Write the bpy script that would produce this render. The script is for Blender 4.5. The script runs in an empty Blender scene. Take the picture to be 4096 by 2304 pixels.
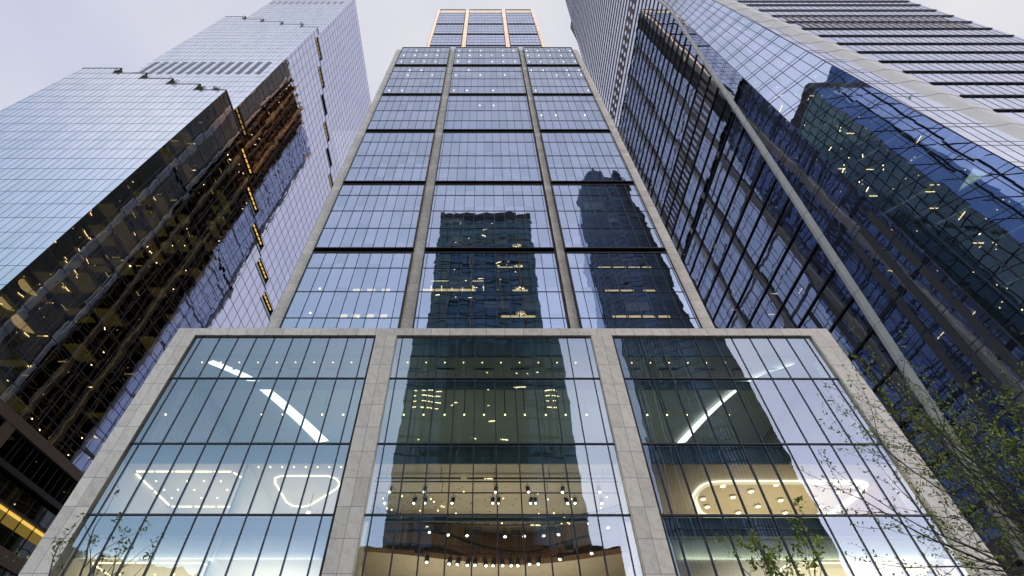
import bpy, math, random
from mathutils import Vector, Matrix
R_ = math.radians
rnd = random.Random(7)
SC = bpy.context.scene
COL = SC.collection

# ------------------------------------------------------------------ camera
F, CX, CY, PITCH, EYE = 1930.0, 1935.0, 1152.0, R_(48.51), 1.6
cd = bpy.data.cameras.new("camera")
cam = bpy.data.objects.new("camera", cd); COL.objects.link(cam)
cam.location = (0, 0, EYE)
cam.rotation_euler = (R_(90) + PITCH, R_(-0.06), 0)
cd.sensor_width = 36.0
cd.lens = 36.0 * F / 4096.0
cd.shift_x = (2048 - CX) / 4096.0
cd.clip_start = 0.1
cd.clip_end = 20000
SC.camera = cam

def ray(u, v):
    a = u - CX; b = CY - v
    return (a, F*math.cos(PITCH) - b*math.sin(PITCH), F*math.sin(PITCH) + b*math.cos(PITCH))
def at(u, v, Y):                      # a point of the plane y = Y
    r = ray(u, v); t = Y / r[1]
    return (r[0]*t, Y, r[2]*t + EYE)

# ------------------------------------------------------------------ materials
def new_mat(name):
    m = bpy.data.materials.new(name); m.use_nodes = True
    nt = m.node_tree
    for n in list(nt.nodes): nt.nodes.remove(n)
    out = nt.nodes.new("ShaderNodeOutputMaterial")
    return m, nt, out
def N(nt, t, **kw):
    n = nt.nodes.new(t)
    for k, v in kw.items():
        if k == 'op': n.operation = v
        else: setattr(n, k, v)
    return n
def L(nt, a, b): nt.links.new(a, b)
def setin(nt, s, v):
    if isinstance(v, bpy.types.NodeSocket): L(nt, v, s)
    else: s.default_value = v
def math_(nt, op, a, b=0.0, c=None):
    n = N(nt, "ShaderNodeMath", op=op)
    setin(nt, n.inputs[0], a); setin(nt, n.inputs[1], b)
    if c is not None: setin(nt, n.inputs[2], c)
    return n.outputs[0]
def vmath(nt, op, a, b=(0, 0, 0)):
    n = N(nt, "ShaderNodeVectorMath", op=op)
    setin(nt, n.inputs[0], a); setin(nt, n.inputs[1], b)
    return n.outputs[0]
def noise(nt, vec, scale, detail=3.0, rough=0.5):
    n = N(nt, "ShaderNodeTexNoise")
    L(nt, vec, n.inputs["Vector"]); n.inputs["Scale"].default_value = scale
    n.inputs["Detail"].default_value = detail; n.inputs["Roughness"].default_value = rough
    return n
def ramp(nt, fac, stops):
    n = N(nt, "ShaderNodeValToRGB"); L(nt, fac, n.inputs[0])
    el = n.color_ramp.elements
    while len(el) > 1: el.remove(el[-1])
    el[0].position = stops[0][0]; el[0].color = (*stops[0][1], 1)
    for p, c in stops[1:]:
        e = el.new(p); e.color = (*c, 1)
    return n.outputs[0]
def mixc(nt, fac, a, b, mode='MIX'):
    n = N(nt, "ShaderNodeMix"); n.data_type = 'RGBA'; n.blend_type = mode
    setin(nt, n.inputs[0], fac)
    for s, v in ((n.inputs[6], a), (n.inputs[7], b)):
        if isinstance(v, bpy.types.NodeSocket): L(nt, v, s)
        else: s.default_value = (*v, 1) if len(v) == 3 else v
    return n.outputs[2]

def mat_plain(name, col, rough=0.6, metal=0.0, var=0.12, scale=1.5, spec=0.4):
    m, nt, out = new_mat(name)
    p = N(nt, "ShaderNodeBsdfPrincipled")
    pos = N(nt, "ShaderNodeTexCoord").outputs["Object"]
    nz = noise(nt, pos, scale, 4)
    lo = tuple(c*(1-var) for c in col); hi = tuple(min(1, c*(1+var)) for c in col)
    L(nt, ramp(nt, nz.outputs[0], [(0.3, lo), (0.7, hi)]), p.inputs["Base Color"])
    p.inputs["Roughness"].default_value = rough; p.inputs["Metallic"].default_value = metal
    p.inputs["Specular IOR Level"].default_value = spec
    L(nt, p.outputs[0], out.inputs[0]); return m

def mat_emit(name, col, s, sample=False):
    m, nt, out = new_mat(name)
    e = N(nt, "ShaderNodeEmission"); e.inputs[0].default_value = (*col, 1); e.inputs[1].default_value = s
    L(nt, e.outputs[0], out.inputs[0])
    m.cycles.emission_sampling = 'AUTO' if sample else 'NONE'
    return m

def mat_stone(name, base=(0.50, 0.475, 0.44), px=0.875, ox=0.0, pz=1.87, oz=0.0, axis=0, jx=True, vein=0.12):
    """slabs of veined stone with fine open joints"""
    m, nt, out = new_mat(name)
    pos = N(nt, "ShaderNodeNewGeometry").outputs["Position"]
    sep = N(nt, "ShaderNodeSeparateXYZ"); L(nt, pos, sep.inputs[0])
    ax = sep.outputs[axis]; az = sep.outputs[2]
    u = math_(nt, 'DIVIDE', math_(nt, 'SUBTRACT', ax, ox), px)
    w = math_(nt, 'DIVIDE', math_(nt, 'SUBTRACT', az, oz), pz)
    cx = N(nt, "ShaderNodeCombineXYZ"); L(nt, math_(nt, 'FLOOR', u), cx.inputs[0]); L(nt, math_(nt, 'FLOOR', w), cx.inputs[1])
    wn = N(nt, "ShaderNodeTexWhiteNoise"); L(nt, cx.outputs[0], wn.inputs[0])
    off = vmath(nt, 'SCALE', wn.outputs["Color"]); off.node.inputs[3].default_value = 9.0
    p2 = vmath(nt, 'ADD', pos, off)
    warp = noise(nt, p2, 0.9, 5, 0.6)
    ws = vmath(nt, 'SCALE', warp.outputs["Color"]); ws.node.inputs[3].default_value = 2.6
    p3 = vmath(nt, 'ADD', p2, ws)
    wave = N(nt, "ShaderNodeTexWave"); wave.wave_type = 'BANDS'; wave.bands_direction = 'DIAGONAL'
    L(nt, p3, wave.inputs[0]); wave.inputs["Scale"].default_value = 0.5; wave.inputs["Distortion"].default_value = 5
    wave.inputs["Detail"].default_value = 4; wave.inputs["Detail Scale"].default_value = 2.0
    lo = tuple(c*(1-vein) for c in base); hi = tuple(min(.85, c*(1+vein*.5)) for c in base)
    c1 = ramp(nt, wave.outputs["Fac"], [(0.0, lo), (0.22, base), (0.75, base), (1.0, hi)])
    gr = noise(nt, p2, 14, 4, 0.7)
    c2 = mixc(nt, 0.28, c1, ramp(nt, gr.outputs[0], [(0.35, (0.35, 0.33, 0.31)), (0.65, (0.65, 0.64, 0.62))]), 'SOFT_LIGHT')
    tone = math_(nt, 'ADD', math_(nt, 'MULTIPLY', wn.outputs["Value"], 0.22), 0.87)
    st = vmath(nt, 'SCALE', c2); L(nt, tone, st.node.inputs[3])
    st0 = noise(nt, vmath(nt, 'MULTIPLY', pos, (1.0, 1.0, 0.12)), 1.4, 4)
    c3 = mixc(nt, 0.45, st, ramp(nt, st0.outputs[0], [(0.3, (0.42, 0.42, 0.42)), (0.7, (0.6, 0.59, 0.56))]), 'OVERLAY')
    def joint(t, per):
        f = math_(nt, 'FRACT', t)
        d = math_(nt, 'MINIMUM', f, math_(nt, 'SUBTRACT', 1.0, f))
        return math_(nt, 'LESS_THAN', math_(nt, 'MULTIPLY', d, per), 0.012)
    j = joint(w, pz)
    if jx: j = math_(nt, 'MAXIMUM', j, joint(u, px))
    c4 = mixc(nt, j, c3, (0.17, 0.155, 0.14))
    p = N(nt, "ShaderNodeBsdfPrincipled"); L(nt, c4, p.inputs["Base Color"])
    p.inputs["Roughness"].default_value = 0.55; p.inputs["Specular IOR Level"].default_value = 0.35
    b = N(nt, "ShaderNodeBump"); b.inputs["Strength"].default_value = 0.25; b.inputs["Distance"].default_value = 0.01
    L(nt, gr.outputs[0], b.inputs["Height"]); L(nt, b.outputs[0], p.inputs["Normal"])
    L(nt, p.outputs[0], out.inputs[0]); return m

def mat_glass(name, refl=(0.6, 0.7, 0.85), f0=0.5, trans=(0.5, 0.6, 0.6), cell=(1.5, 1.5, 4.1), off=(0.3, 0.3, 0.0),
              tilt=0.003, wav=0.004, wscale=0.35, vary=0.06, opaque=None, rough=0.0, edge=(0.75, 0.77, 0.86)):
    """coated curtain-wall glass: each pane sits at its own minute tilt and is slightly wavy"""
    m, nt, out = new_mat(name)
    g = N(nt, "ShaderNodeNewGeometry"); pos = g.outputs["Position"]
    c = vmath(nt, 'FLOOR', vmath(nt, 'DIVIDE', vmath(nt, 'SUBTRACT', pos, off), cell))
    wn = N(nt, "ShaderNodeTexWhiteNoise"); L(nt, c, wn.inputs[0])
    t = vmath(nt, 'SCALE', vmath(nt, 'SUBTRACT', wn.outputs["Color"], (0.5, 0.5, 0.5))); t.node.inputs[3].default_value = tilt*2
    sh = vmath(nt, 'SCALE', wn.outputs["Color"]); sh.node.inputs[3].default_value = 40.0
    nz = noise(nt, vmath(nt, 'ADD', pos, sh), wscale, 1.5)
    w = vmath(nt, 'SCALE', vmath(nt, 'SUBTRACT', nz.outputs["Color"], (0.5, 0.5, 0.5))); w.node.inputs[3].default_value = wav*2
    nrm = vmath(nt, 'NORMALIZE', vmath(nt, 'ADD', g.outputs["Normal"], vmath(nt, 'ADD', t, w)))
    lw = N(nt, "ShaderNodeLayerWeight"); lw.inputs[0].default_value = 0.5
    fr = math_(nt, 'POWER', lw.outputs["Facing"], 4.0)
    fac = math_(nt, 'ADD', math_(nt, 'MULTIPLY', fr, 1.0-f0), f0)
    gl = N(nt, "ShaderNodeBsdfGlossy"); gl.inputs["Roughness"].default_value = rough
    L(nt, nrm, gl.inputs["Normal"])
    vv = math_(nt, 'ADD', math_(nt, 'MULTIPLY', wn.outputs["Value"], vary*2), 1.0-vary)
    rc = mixc(nt, fr, refl, edge)
    tc = mixc(nt, wn.outputs["Value"], (0.96, 0.99, 1.0), (1.0, 0.965, 1.0), 'MIX')
    rc2 = mixc(nt, 1.0, rc, tc, 'MULTIPLY')
    sc = vmath(nt, 'SCALE', rc2); L(nt, vv, sc.node.inputs[3])
    L(nt, sc, gl.inputs["Color"])
    if opaque is None:
        tr = N(nt, "ShaderNodeBsdfTransparent"); tr.inputs[0].default_value = (*trans, 1)
    else:
        tr = N(nt, "ShaderNodeBsdfDiffuse"); tr.inputs[0].default_value = (*opaque, 1)
    mx = N(nt, "ShaderNodeMixShader"); L(nt, fac, mx.inputs[0])
    L(nt, tr.outputs[0], mx.inputs[1]); L(nt, gl.outputs[0], mx.inputs[2])
    L(nt, mx.outputs[0], out.inputs[0]); return m

M = {}
M['stone'] = mat_stone('veined_stone', base=(0.86, 0.745, 0.63))
M['stone_lm'] = mat_stone('veined_stone_pier_a', base=(0.86, 0.745, 0.63), ox=-8.23, px=0.88)
M['stone_rm'] = mat_stone('veined_stone_pier_b', base=(0.86, 0.745, 0.63), ox=9.90, px=0.88)
M['stone_lo'] = mat_stone('veined_stone_pier_c', base=(0.86, 0.745, 0.63), ox=-25.2, px=0.90)
M['stone_ro'] = mat_stone('veined_stone_pier_d', base=(0.86, 0.745, 0.63), ox=28.45, px=0.90)
M['stone_h'] = mat_stone('veined_stone_cornice', base=(0.86, 0.745, 0.63), px=1.56, ox=0.2, pz=50, oz=-10)
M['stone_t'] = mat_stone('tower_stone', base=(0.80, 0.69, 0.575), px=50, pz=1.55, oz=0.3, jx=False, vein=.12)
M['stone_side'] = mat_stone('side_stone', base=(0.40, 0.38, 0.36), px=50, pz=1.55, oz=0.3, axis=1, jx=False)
M['black'] = mat_plain('black_metal', (0.018, 0.017, 0.018), 0.45, 0.0, 0.2)
M['dark'] = mat_plain('dark_bronze_frame', (0.035, 0.034, 0.036), 0.4, 0.3, 0.15)
M['mull'] = mat_plain('mullion_metal', (0.035, 0.038, 0.05), 0.45, 0.2, 0.15)
M['mull_l'] = mat_plain('mullion_violet_grey', (0.055, 0.055, 0.085), 0.5, 0.1, 0.1)
M['inner'] = mat_plain('dark_interior', (0.03, 0.032, 0.038), 0.8)
M['slab'] = mat_plain('floor_slab_concrete', (0.12, 0.125, 0.13), 0.8)
M['spandrel'] = mat_plain('spandrel_backing', (0.10, 0.145, 0.17), 0.7)
M['ceil'] = mat_plain('ceiling_board', (0.62, 0.60, 0.57), 0.8, 0, 0.03)
M['cream'] = mat_plain('cream_plaster', (0.60, 0.52, 0.42), 0.8, 0, 0.05)
M['cream_d'] = mat_plain('shaded_cream_plaster', (0.36, 0.30, 0.235), 0.8, 0, 0.08)  # darker copy of the cream plaster; shade under the balconies put into its colour
M['bronze'] = mat_plain('perforated_bronze', (0.17, 0.115, 0.085), 0.5, 0.5, 0.2, 6)
M['paint'] = mat_plain('pale_metal_panel', (0.74, 0.70, 0.63), 0.5, 0.1, 0.06, 0.4)
M['louvre'] = mat_plain('louvre_violet_grey', (0.16, 0.155, 0.20), 0.6, 0.1, 0.1, 3)
M['louvre_b'] = mat_plain('louvre_brown', (0.17, 0.13, 0.125), 0.6, 0.1, 0.1, 3)
M['louvre_d'] = mat_plain('louvre_dark_grey', (0.06, 0.055, 0.065), 0.6, 0.1, 0.1, 3)
M['perf'] = mat_plain('perforated_panel_grey', (0.085, 0.082, 0.085), 0.55, 0.3, 0.2, 8)
M['glass_pod'] = mat_glass('podium_glass', refl=(0.72, 0.80, 0.91), f0=0.28, trans=(0.72, 0.80, 0.74), cell=(1.53, 50, 5.2), off=(-0.7, 0, -0.9),
                           tilt=0.002, wav=0.0055, wscale=0.6, vary=0.035)
M['glass_t'] = mat_glass('tower_glass', refl=(0.45, 0.53, 0.67), f0=0.58, trans=(0.6, 0.68, 0.68), cell=(1.54, 50, 4.7), off=(0.2, 0, 0),
                         tilt=0.003, wav=0.006, wscale=0.6, vary=0.08)
M['glass_c'] = mat_glass('crown_glass', refl=(0.58, 0.66, 0.86), f0=0.72, trans=(0.3, 0.35, 0.4), cell=(1.52, 50, 4.1), tilt=0.002, wav=0.002)
M['glass_ts'] = mat_glass('tower_side_glass', refl=(0.50, 0.60, 0.80), f0=0.55, opaque=(0.16, 0.21, 0.31), cell=(50, 1.54, 4.7), off=(0.2, 0.2, 0),
                         tilt=0.002, wav=0.003, wscale=0.4)
M['glass_lf'] = mat_glass('spiral_front_glass', refl=(0.72, 0.79, 0.87), f0=0.88, trans=(0.25, 0.3, 0.3), cell=(1.53, 50, 4.12), off=(0.4, 0, 1.0),
                          tilt=0.0035, wav=0.0012, vary=0.05)
M['glass_ls'] = mat_glass('spiral_side_glass', refl=(0.80, 0.82, 0.98), f0=0.72, trans=(0.45, 0.45, 0.36), cell=(50, 1.53, 4.12), off=(0.4, 0.4, 1.0),
                          tilt=0.0035, wav=0.0055, wscale=0.5, vary=0.04, edge=(0.80, 0.80, 0.90))
M['glass_rs'] = mat_glass('right_side_glass', refl=(0.82, 0.88, 1.0), f0=0.70, trans=(0.35, 0.4, 0.42), cell=(50, 1.56, 5.4), off=(0.4, 0.4, 1.0),
                          tilt=0.003, wav=0.004, wscale=0.5, vary=0.06)
M['glass_rf'] = mat_glass('right_front_glass', refl=(0.62, 0.64, 0.72), f0=0.88, trans=(0.2, 0.2, 0.22), cell=(1.56, 50, 5.4), off=(0.4, 0, 1.0),
                          tilt=0.0045, wav=0.001, vary=0.05)
M['glass_rc'] = mat_glass('right_facet_glass', refl=(0.66, 0.74, 0.88), f0=0.60, trans=(0.40, 0.47, 0.52), cell=(3.0, 3.0, 5.4), off=(0.4, 0.2, 1.0),
                          tilt=0.0022, wav=0.004, wscale=0.3, vary=0.05)
M['glass_teal'] = mat_glass('teal_glass', refl=(0.28, 0.42, 0.43), f0=0.40, cell=(3.0, 3.0, 4.2), tilt=0.0015, wav=0.0015, opaque=(0.16, 0.27, 0.27))
M['glass_bronze'] = mat_glass('bronze_glass', refl=(0.13, 0.12, 0.08), f0=0.4, cell=(50, 1.54, 4.7), tilt=0.004, wav=0.004, opaque=(0.13, 0.115, 0.05))
M['glass_side'] = mat_glass('bright_blue_glass', refl=(0.36, 0.48, 0.75), f0=0.5, cell=(50, 10, 8.8), tilt=0.0015, wav=0.0015, opaque=(0.11, 0.18, 0.34))
M['glass_blue'] = mat_glass('blue_glass', refl=(0.34, 0.46, 0.60), f0=0.42, cell=(1.6, 1.6, 4.0), tilt=0.006, wav=0.006, opaque=(0.17, 0.25, 0.32))
M['glass_navy'] = mat_glass('navy_glass', refl=(0.22, 0.34, 0.66), f0=0.45, cell=(6, 6, 4.2), tilt=0.01, wav=0.006, opaque=(0.07, 0.13, 0.34))
M['warm'] = mat_emit('warm_lamp', (1.0, 0.74, 0.34), 8)
M['amber'] = mat_emit('amber_room_light', (1.0, 0.68, 0.26), 3.0)
M['room'] = mat_emit('dim_lit_ceiling', (0.80, 0.62, 0.22), .20)
M['warm_dot'] = mat_emit('warm_bulb', (1.0, 0.76, 0.36), 7)
M['gold_dim'] = mat_emit('dim_gold_light', (1.0, 0.62, 0.14), .35, True)
M['gold'] = mat_emit('gold_light', (1.0, 0.60, 0.12), .95, True)
M['cove'] = mat_emit('cove_light', (1.0, 0.88, 0.68), 2.4, True)
M['coldcove'] = mat_emit('white_cove_light', (0.93, 0.97, 1.0), 2.4, True)
M['line'] = mat_emit('line_light', (1.0, 0.80, 0.50), 3.4, True)
M['spot'] = mat_emit('spot_lens', (1.0, 0.92, 0.76), 7)
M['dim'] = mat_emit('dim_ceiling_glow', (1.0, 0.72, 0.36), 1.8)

# ------------------------------------------------------------------ mesh builder
class MB:
    def __init__(s): s.v = []; s.f = []; s.m = []
    def quad(s, a, b, c, d, mi=0):
        i = len(s.v); s.v += [tuple(a), tuple(b), tuple(c), tuple(d)]; s.f.append((i, i+1, i+2, i+3)); s.m.append(mi); return s
    def poly(s, pts, mi=0):
        i = len(s.v); s.v += [tuple(p) for p in pts]; s.f.append(tuple(range(i, i+len(pts)))); s.m.append(mi); return s
    def box(s, x0, x1, y0, y1, z0, z1, mi=0):
        i = len(s.v)
        s.v += [(x0,y0,z0),(x1,y0,z0),(x1,y1,z0),(x0,y1,z0),(x0,y0,z1),(x1,y0,z1),(x1,y1,z1),(x0,y1,z1)]
        for q in ((0,3,2,1),(4,5,6,7),(0,1,5,4),(1,2,6,5),(2,3,7,6),(3,0,4,7)):
            s.f.append(tuple(i+k for k in q)); s.m.append(mi)
        return s
    def hexa(s, p, mi=0):             # eight corners: bottom ring then top ring
        i = len(s.v); s.v += [tuple(q) for q in p]
        for q in ((0,3,2,1),(4,5,6,7),(0,1,5,4),(1,2,6,5),(2,3,7,6),(3,0,4,7)):
            s.f.append(tuple(i+k for k in q)); s.m.append(mi)
        return s
    def beam(s, a, b, w, d=None, mi=0, up=None):
        a = Vector(a); b = Vector(b); t = (b-a)
        if t.length < 1e-6: return s
        t.normalize(); d = d or w
        u = Vector(up) if up else (Vector((0,0,1)) if abs(t.z) < .9 else Vector((0,1,0)))
        x = t.cross(u).normalized()*w/2; y = t.cross(x).normalized()*d/2
        return s.hexa([a-x-y, a+x-y, a+x+y, a-x+y, b-x-y, b+x-y, b+x+y, b-x+y], mi)
    def tube(s, pts, rs, n=6, mi=0, cap=True):
        base = len(s.v); P = [Vector(p) for p in pts]
        if not hasattr(rs, '__len__'): rs = [rs]*len(P)
        ref = Vector((0.3, 0.9, 0.1)).normalized()
        for k, p in enumerate(P):
            t = (P[min(k+1, len(P)-1)] - P[max(k-1, 0)]).normalized()
            x = t.cross(ref)
            if x.length < .05: x = t.cross(Vector((1, 0, 0)))
            x.normalize(); y = t.cross(x)
            for j in range(n):
                a = 2*math.pi*j/n; s.v.append(tuple(p + (x*math.cos(a)+y*math.sin(a))*rs[k]))
        for k in range(len(P)-1):
            for j in range(n):
                a = base+k*n+j; b = base+k*n+(j+1) % n
                s.f.append((a, b, b+n, a+n)); s.m.append(mi)
        if cap:
            s.f.append(tuple(base+j for j in range(n))[::-1]); s.m.append(mi)
            s.f.append(tuple(base+(len(P)-1)*n+j for j in range(n))); s.m.append(mi)
        return s
    def ball(s, c, r, n=8, k=5, mi=0, sz=1.0):
        pts = []; rs = []
        for i in range(k+1):
            a = math.pi*i/k; pts.append((c[0], c[1], c[2]-r*sz*math.cos(a))); rs.append(max(r*math.sin(a), r*.03))
        return s.tube(pts, rs, n, mi)
    def build(s, name, mats, parent=None, smooth=False):
        me = bpy.data.meshes.new(name)
        o = Vector((0,0,0))
        if parent is not None:
            o = root_loc(parent)
        me.from_pydata([(v[0]-o.x, v[1]-o.y, v[2]-o.z) for v in s.v], [], s.f)
        if not isinstance(mats, (list, tuple)): mats = [mats]
        for m in mats: me.materials.append(M[m] if isinstance(m, str) else m)
        for p, mi in zip(me.polygons, s.m): p.material_index = mi; p.use_smooth = smooth
        me.update()
        ob = bpy.data.objects.new(name, me); COL.objects.link(ob)
        if parent is not None: ob.parent = parent
        return ob
def root_loc(o):
    while o.parent is not None: o = o.parent
    return Vector(o.location)
def thing(name, label, cat, loc=(0,0,0), group=None):
    o = bpy.data.objects.new(name, None); COL.objects.link(o); o.location = loc
    o.empty_display_size = .3
    return tag(o, label, cat, group)
def tag(o, label, cat, group=None):
    o['label'] = label; o['category'] = cat
    if group: o['group'] = group
    return o
def kind(o, k): o['kind'] = k; return o
def relabel(o, l): o['label'] = l; return o
def dup(r0, loc, label=None, rotz=0, scale=1):
    r = r0.copy(); COL.objects.link(r); r.location = loc; r.rotation_euler = (0, 0, rotz); r.scale = (scale,)*3
    if label: r['label'] = label
    for ch in list(r0.children):
        c = ch.copy(); COL.objects.link(c); c.parent = r
        for g in list(ch.children):
            d = g.copy(); COL.objects.link(d); d.parent = c
    return r

# ------------------------------------------------------------------ world and sun
SUN_D = Vector((-0.555, -0.817, 0.0)).normalized(); SUN_EL = R_(9.3)
w = bpy.data.worlds.new("World"); SC.world = w; w.use_nodes = True
nt = w.node_tree
for n in list(nt.nodes): nt.nodes.remove(n)
wo = N(nt, "ShaderNodeOutputWorld"); bg = N(nt, "ShaderNodeBackground")
sky = N(nt, "ShaderNodeTexSky"); sky.sky_type = 'NISHITA'; sky.sun_disc = False
sky.sun_elevation = SUN_EL; sky.sun_rotation = math.atan2(SUN_D.x, SUN_D.y)
tc = N(nt, "ShaderNodeTexCoord").outputs["Generated"]
sp = N(nt, "ShaderNodeSeparateXYZ"); L(nt, tc, sp.inputs[0])
mp = vmath(nt, 'MULTIPLY', tc, (1.0, 1.0, 2.2))
nz = noise(nt, mp, 1.6, 5, 0.5)
base = ramp(nt, nz.outputs[0], [(0.3, (0.64, 0.67, 0.85)), (0.5, (0.75, 0.76, 0.87)), (0.7, (0.90, 0.88, 0.91))])
def smooth(v, a, b):
    n = N(nt, "ShaderNodeMapRange"); n.interpolation_type = 'SMOOTHSTEP'
    L(nt, v, n.inputs[0]); n.inputs[1].default_value = a; n.inputs[2].default_value = b
    return n.outputs[0]
behind = smooth(math_(nt, 'MULTIPLY', sp.outputs[1], -1.0), 0.02, 0.85)
low = smooth(sp.outputs[2], 0.86, 0.5)
k = math_(nt, 'ADD', math_(nt, 'MULTIPLY', behind, 1.1), 1.0)
right_ = smooth(sp.outputs[0], -0.75, 0.45)                       # the brighter side of the evening sky
k2 = math_(nt, 'ADD', math_(nt, 'MULTIPLY', right_, 1.9), -1.1)
k = math_(nt, 'ADD', k, math_(nt, 'MULTIPLY', math_(nt, 'MULTIPLY', behind, low), k2))
h2 = smooth(sp.outputs[2], 0.52, 0.24)
k = math_(nt, 'ADD', k, math_(nt, 'MULTIPLY', math_(nt, 'MULTIPLY', behind, h2), 0.9))
horizon = smooth(sp.outputs[2], 0.27, 0.10)
k = math_(nt, 'ADD', k, math_(nt, 'MULTIPLY', math_(nt, 'MULTIPLY', behind, horizon), 4.0))
bluer = math_(nt, 'MULTIPLY', math_(nt, 'MULTIPLY', behind, low), math_(nt, 'SUBTRACT', 1.0, right_))
base = mixc(nt, bluer, base, (0.52, 0.78, 1.0))
cl = vmath(nt, 'SCALE', base); L(nt, k, cl.node.inputs[3])
ns = vmath(nt, 'SCALE', sky.outputs[0]); ns.node.inputs[3].default_value = 0.10
fin = mixc(nt, 0.90, ns, cl)
L(nt, fin, bg.inputs[0]); bg.inputs[1].default_value = 1.0
L(nt, bg.outputs[0], wo.inputs[0])
sl = bpy.data.lights.new("sun", 'SUN'); sl.energy = 2.6; sl.angle = R_(0.6); sl.color = (1.0, 0.56, 0.27)
so = bpy.data.objects.new("sun", sl); COL.objects.link(so)
sd = Vector((SUN_D.x*math.cos(SUN_EL), SUN_D.y*math.cos(SUN_EL), math.sin(SUN_EL)))
so.rotation_euler = sd.to_track_quat('Z', 'Y').to_euler(); so.location = (-50, -50, 100)

# ------------------------------------------------------------------ ground
m, nt, out = new_mat('plaza_paving')
pos = N(nt, "ShaderNodeNewGeometry").outputs["Position"]
br = N(nt, "ShaderNodeTexBrick"); L(nt, pos, br.inputs[0]); br.inputs["Scale"].default_value = 1.0
br.inputs["Color1"].default_value = (.20, .19, .18, 1); br.inputs["Color2"].default_value = (.25, .24, .225, 1); br.inputs["Mortar"].default_value = (.08, .08, .08, 1)
br.inputs["Mortar Size"].default_value = 0.01
p = N(nt, "ShaderNodeBsdfPrincipled"); L(nt, br.outputs[0], p.inputs["Base Color"]); p.inputs["Roughness"].default_value = 0.7
L(nt, p.outputs[0], out.inputs[0]); M['paving'] = m
M['asphalt'] = mat_plain('asphalt', (0.05, 0.05, 0.052), 0.85, 0, 0.2, 3)
kind(MB().quad((-6000,-6000,0),(6000,-6000,0),(6000,6000,0),(-6000,6000,0)).build('ground', 'asphalt'), 'structure')
kind(MB().box(-60, 50, -24, 200, 0.004, 0.14).build('pavement', 'paving'), 'structure')

# ------------------------------------------------------------------ central building
tower = thing('office_tower', 'stone framed glass skyscraper with wide podium and stepped upper tiers in the centre', 'skyscraper', (0, 30, 0))
GY = 30.05                                    # podium glass plane
SY = 29.84                                    # podium stone face
PZ = [29.68, 24.97, 19.37, 14.54, 9.72, 4.9, 0.14]   # rows of the podium glazing
bays = [(-24.6, -9.18, -24.62), (-7.40, 9.04, -7.48), (10.82, 27.75, 10.75)]
# piers
for a, b, mt in ((-26.0, -24.3, 'stone_lo'), (-9.07, -7.33, 'stone_lm'), (8.98, 10.72, 'stone_rm'), (27.45, 29.2, 'stone_ro')):
    MB().box(a, b, SY, SY+1.6, 0.14, 29.35).build('pier', mt, tower)
MB().box(-26.0, 29.2, SY, SY+1.4, 29.353, 30.15).build('cornice', 'stone_h', tower)
# roof deck of the podium, in front of and beside the tower
MB().box(-25.95, 29.15, SY+1.41, 41.2, 29.6, 30.1).build('terrace_slab', 'slab', tower)
g = MB(); g.quad((-25.6, 31.6, 30.1), (28.8, 31.6, 30.1), (28.8, 31.6, 31.45), (-25.6, 31.6, 31.45))
rail = g.build('balustrade', 'glass_pod', tower)
g = MB(); g.box(-25.6, 28.8, 31.56, 31.64, 31.45, 31.50)
for i in range(24): g.box(-25.6+i*2.365, -25.57+i*2.365, 31.57, 31.63, 30.1, 31.45)
g.build('handrail', 'dark', rail)
# podium glazing: each bay is one window with its mullions
MODX = 1.535; MX0 = -0.71
for (a, b, _) in bays:
    g = MB().quad((a, GY, 0.14), (b, GY, 0.14), (b, GY, 29.68), (a, GY, 29.68))
    wdw = g.build('window', 'glass_pod', tower)
    g = MB()
    k0 = math.ceil((a-MX0)/MODX); x = MX0+k0*MODX
    while x < b-.15:
        if x > a+.15: g.box(x-.036, x+.036, GY-.05, GY+.15, 0.14, 29.68)
        x += MODX
    for z in PZ[1:-1]: g.box(a, b, GY-.075, GY+.16, z-.05, z+.05)
    g.build('mullion', 'mull', wdw)
    g = MB()
    g.box(a-.03, a+.05, SY+.06, GY+.3, 0.14, 29.68).box(b-.05, b+.03, SY+.06, GY+.3, 0.14, 29.68).box(a+.05, b-.05, SY+.06, GY+.3, 29.36, 29.68)
    g.build('window_frame', 'black', wdw)

# podium interior: spandrels, ceilings, back walls
INX0, INX1 = -24.4, 27.6
def part(name, mat, g, parent=tower): return g.build(name, mat, parent)
sp_rows = [(27.55, 29.7, -24.4, 27.6), (24.25, 24.97, -24.4, 27.6), (18.12, 19.37, -24.4, 27.6), (13.9, 14.54, -24.4, -9.2), (13.9, 14.54, 10.8, 27.6), (14.33, 14.54, -9.1, 10.7)]
for z0, z1, a, b in sp_rows:
    part('spandrel', 'spandrel', MB().box(a, b, GY+.32, GY+.45, z0, z1))
CEILT = mat_plain('hall_ceiling', (0.33, 0.35, 0.32), 0.85, 0, 0.05, .4)
part('hall_ceiling', CEILT, MB().box(INX0, INX1, GY+.46, 50, 27.5, 27.65))
part('floor_slab', 'ceil', MB().box(INX0, INX1, GY+.46, 50, 18.25, 19.3))
part('back_wall', CEILT, MB().box(INX0, INX1, 49.5, 49.8, 19.31, 27.49))
LOWC = mat_plain('office_ceiling', (0.44, 0.40, 0.355), 0.8, 0, 0.06, .35)
WOODC = mat_plain('oak_veneer_wall', (0.40, 0.25, 0.12), 0.55, 0, 0.25, 1.2)
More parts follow.
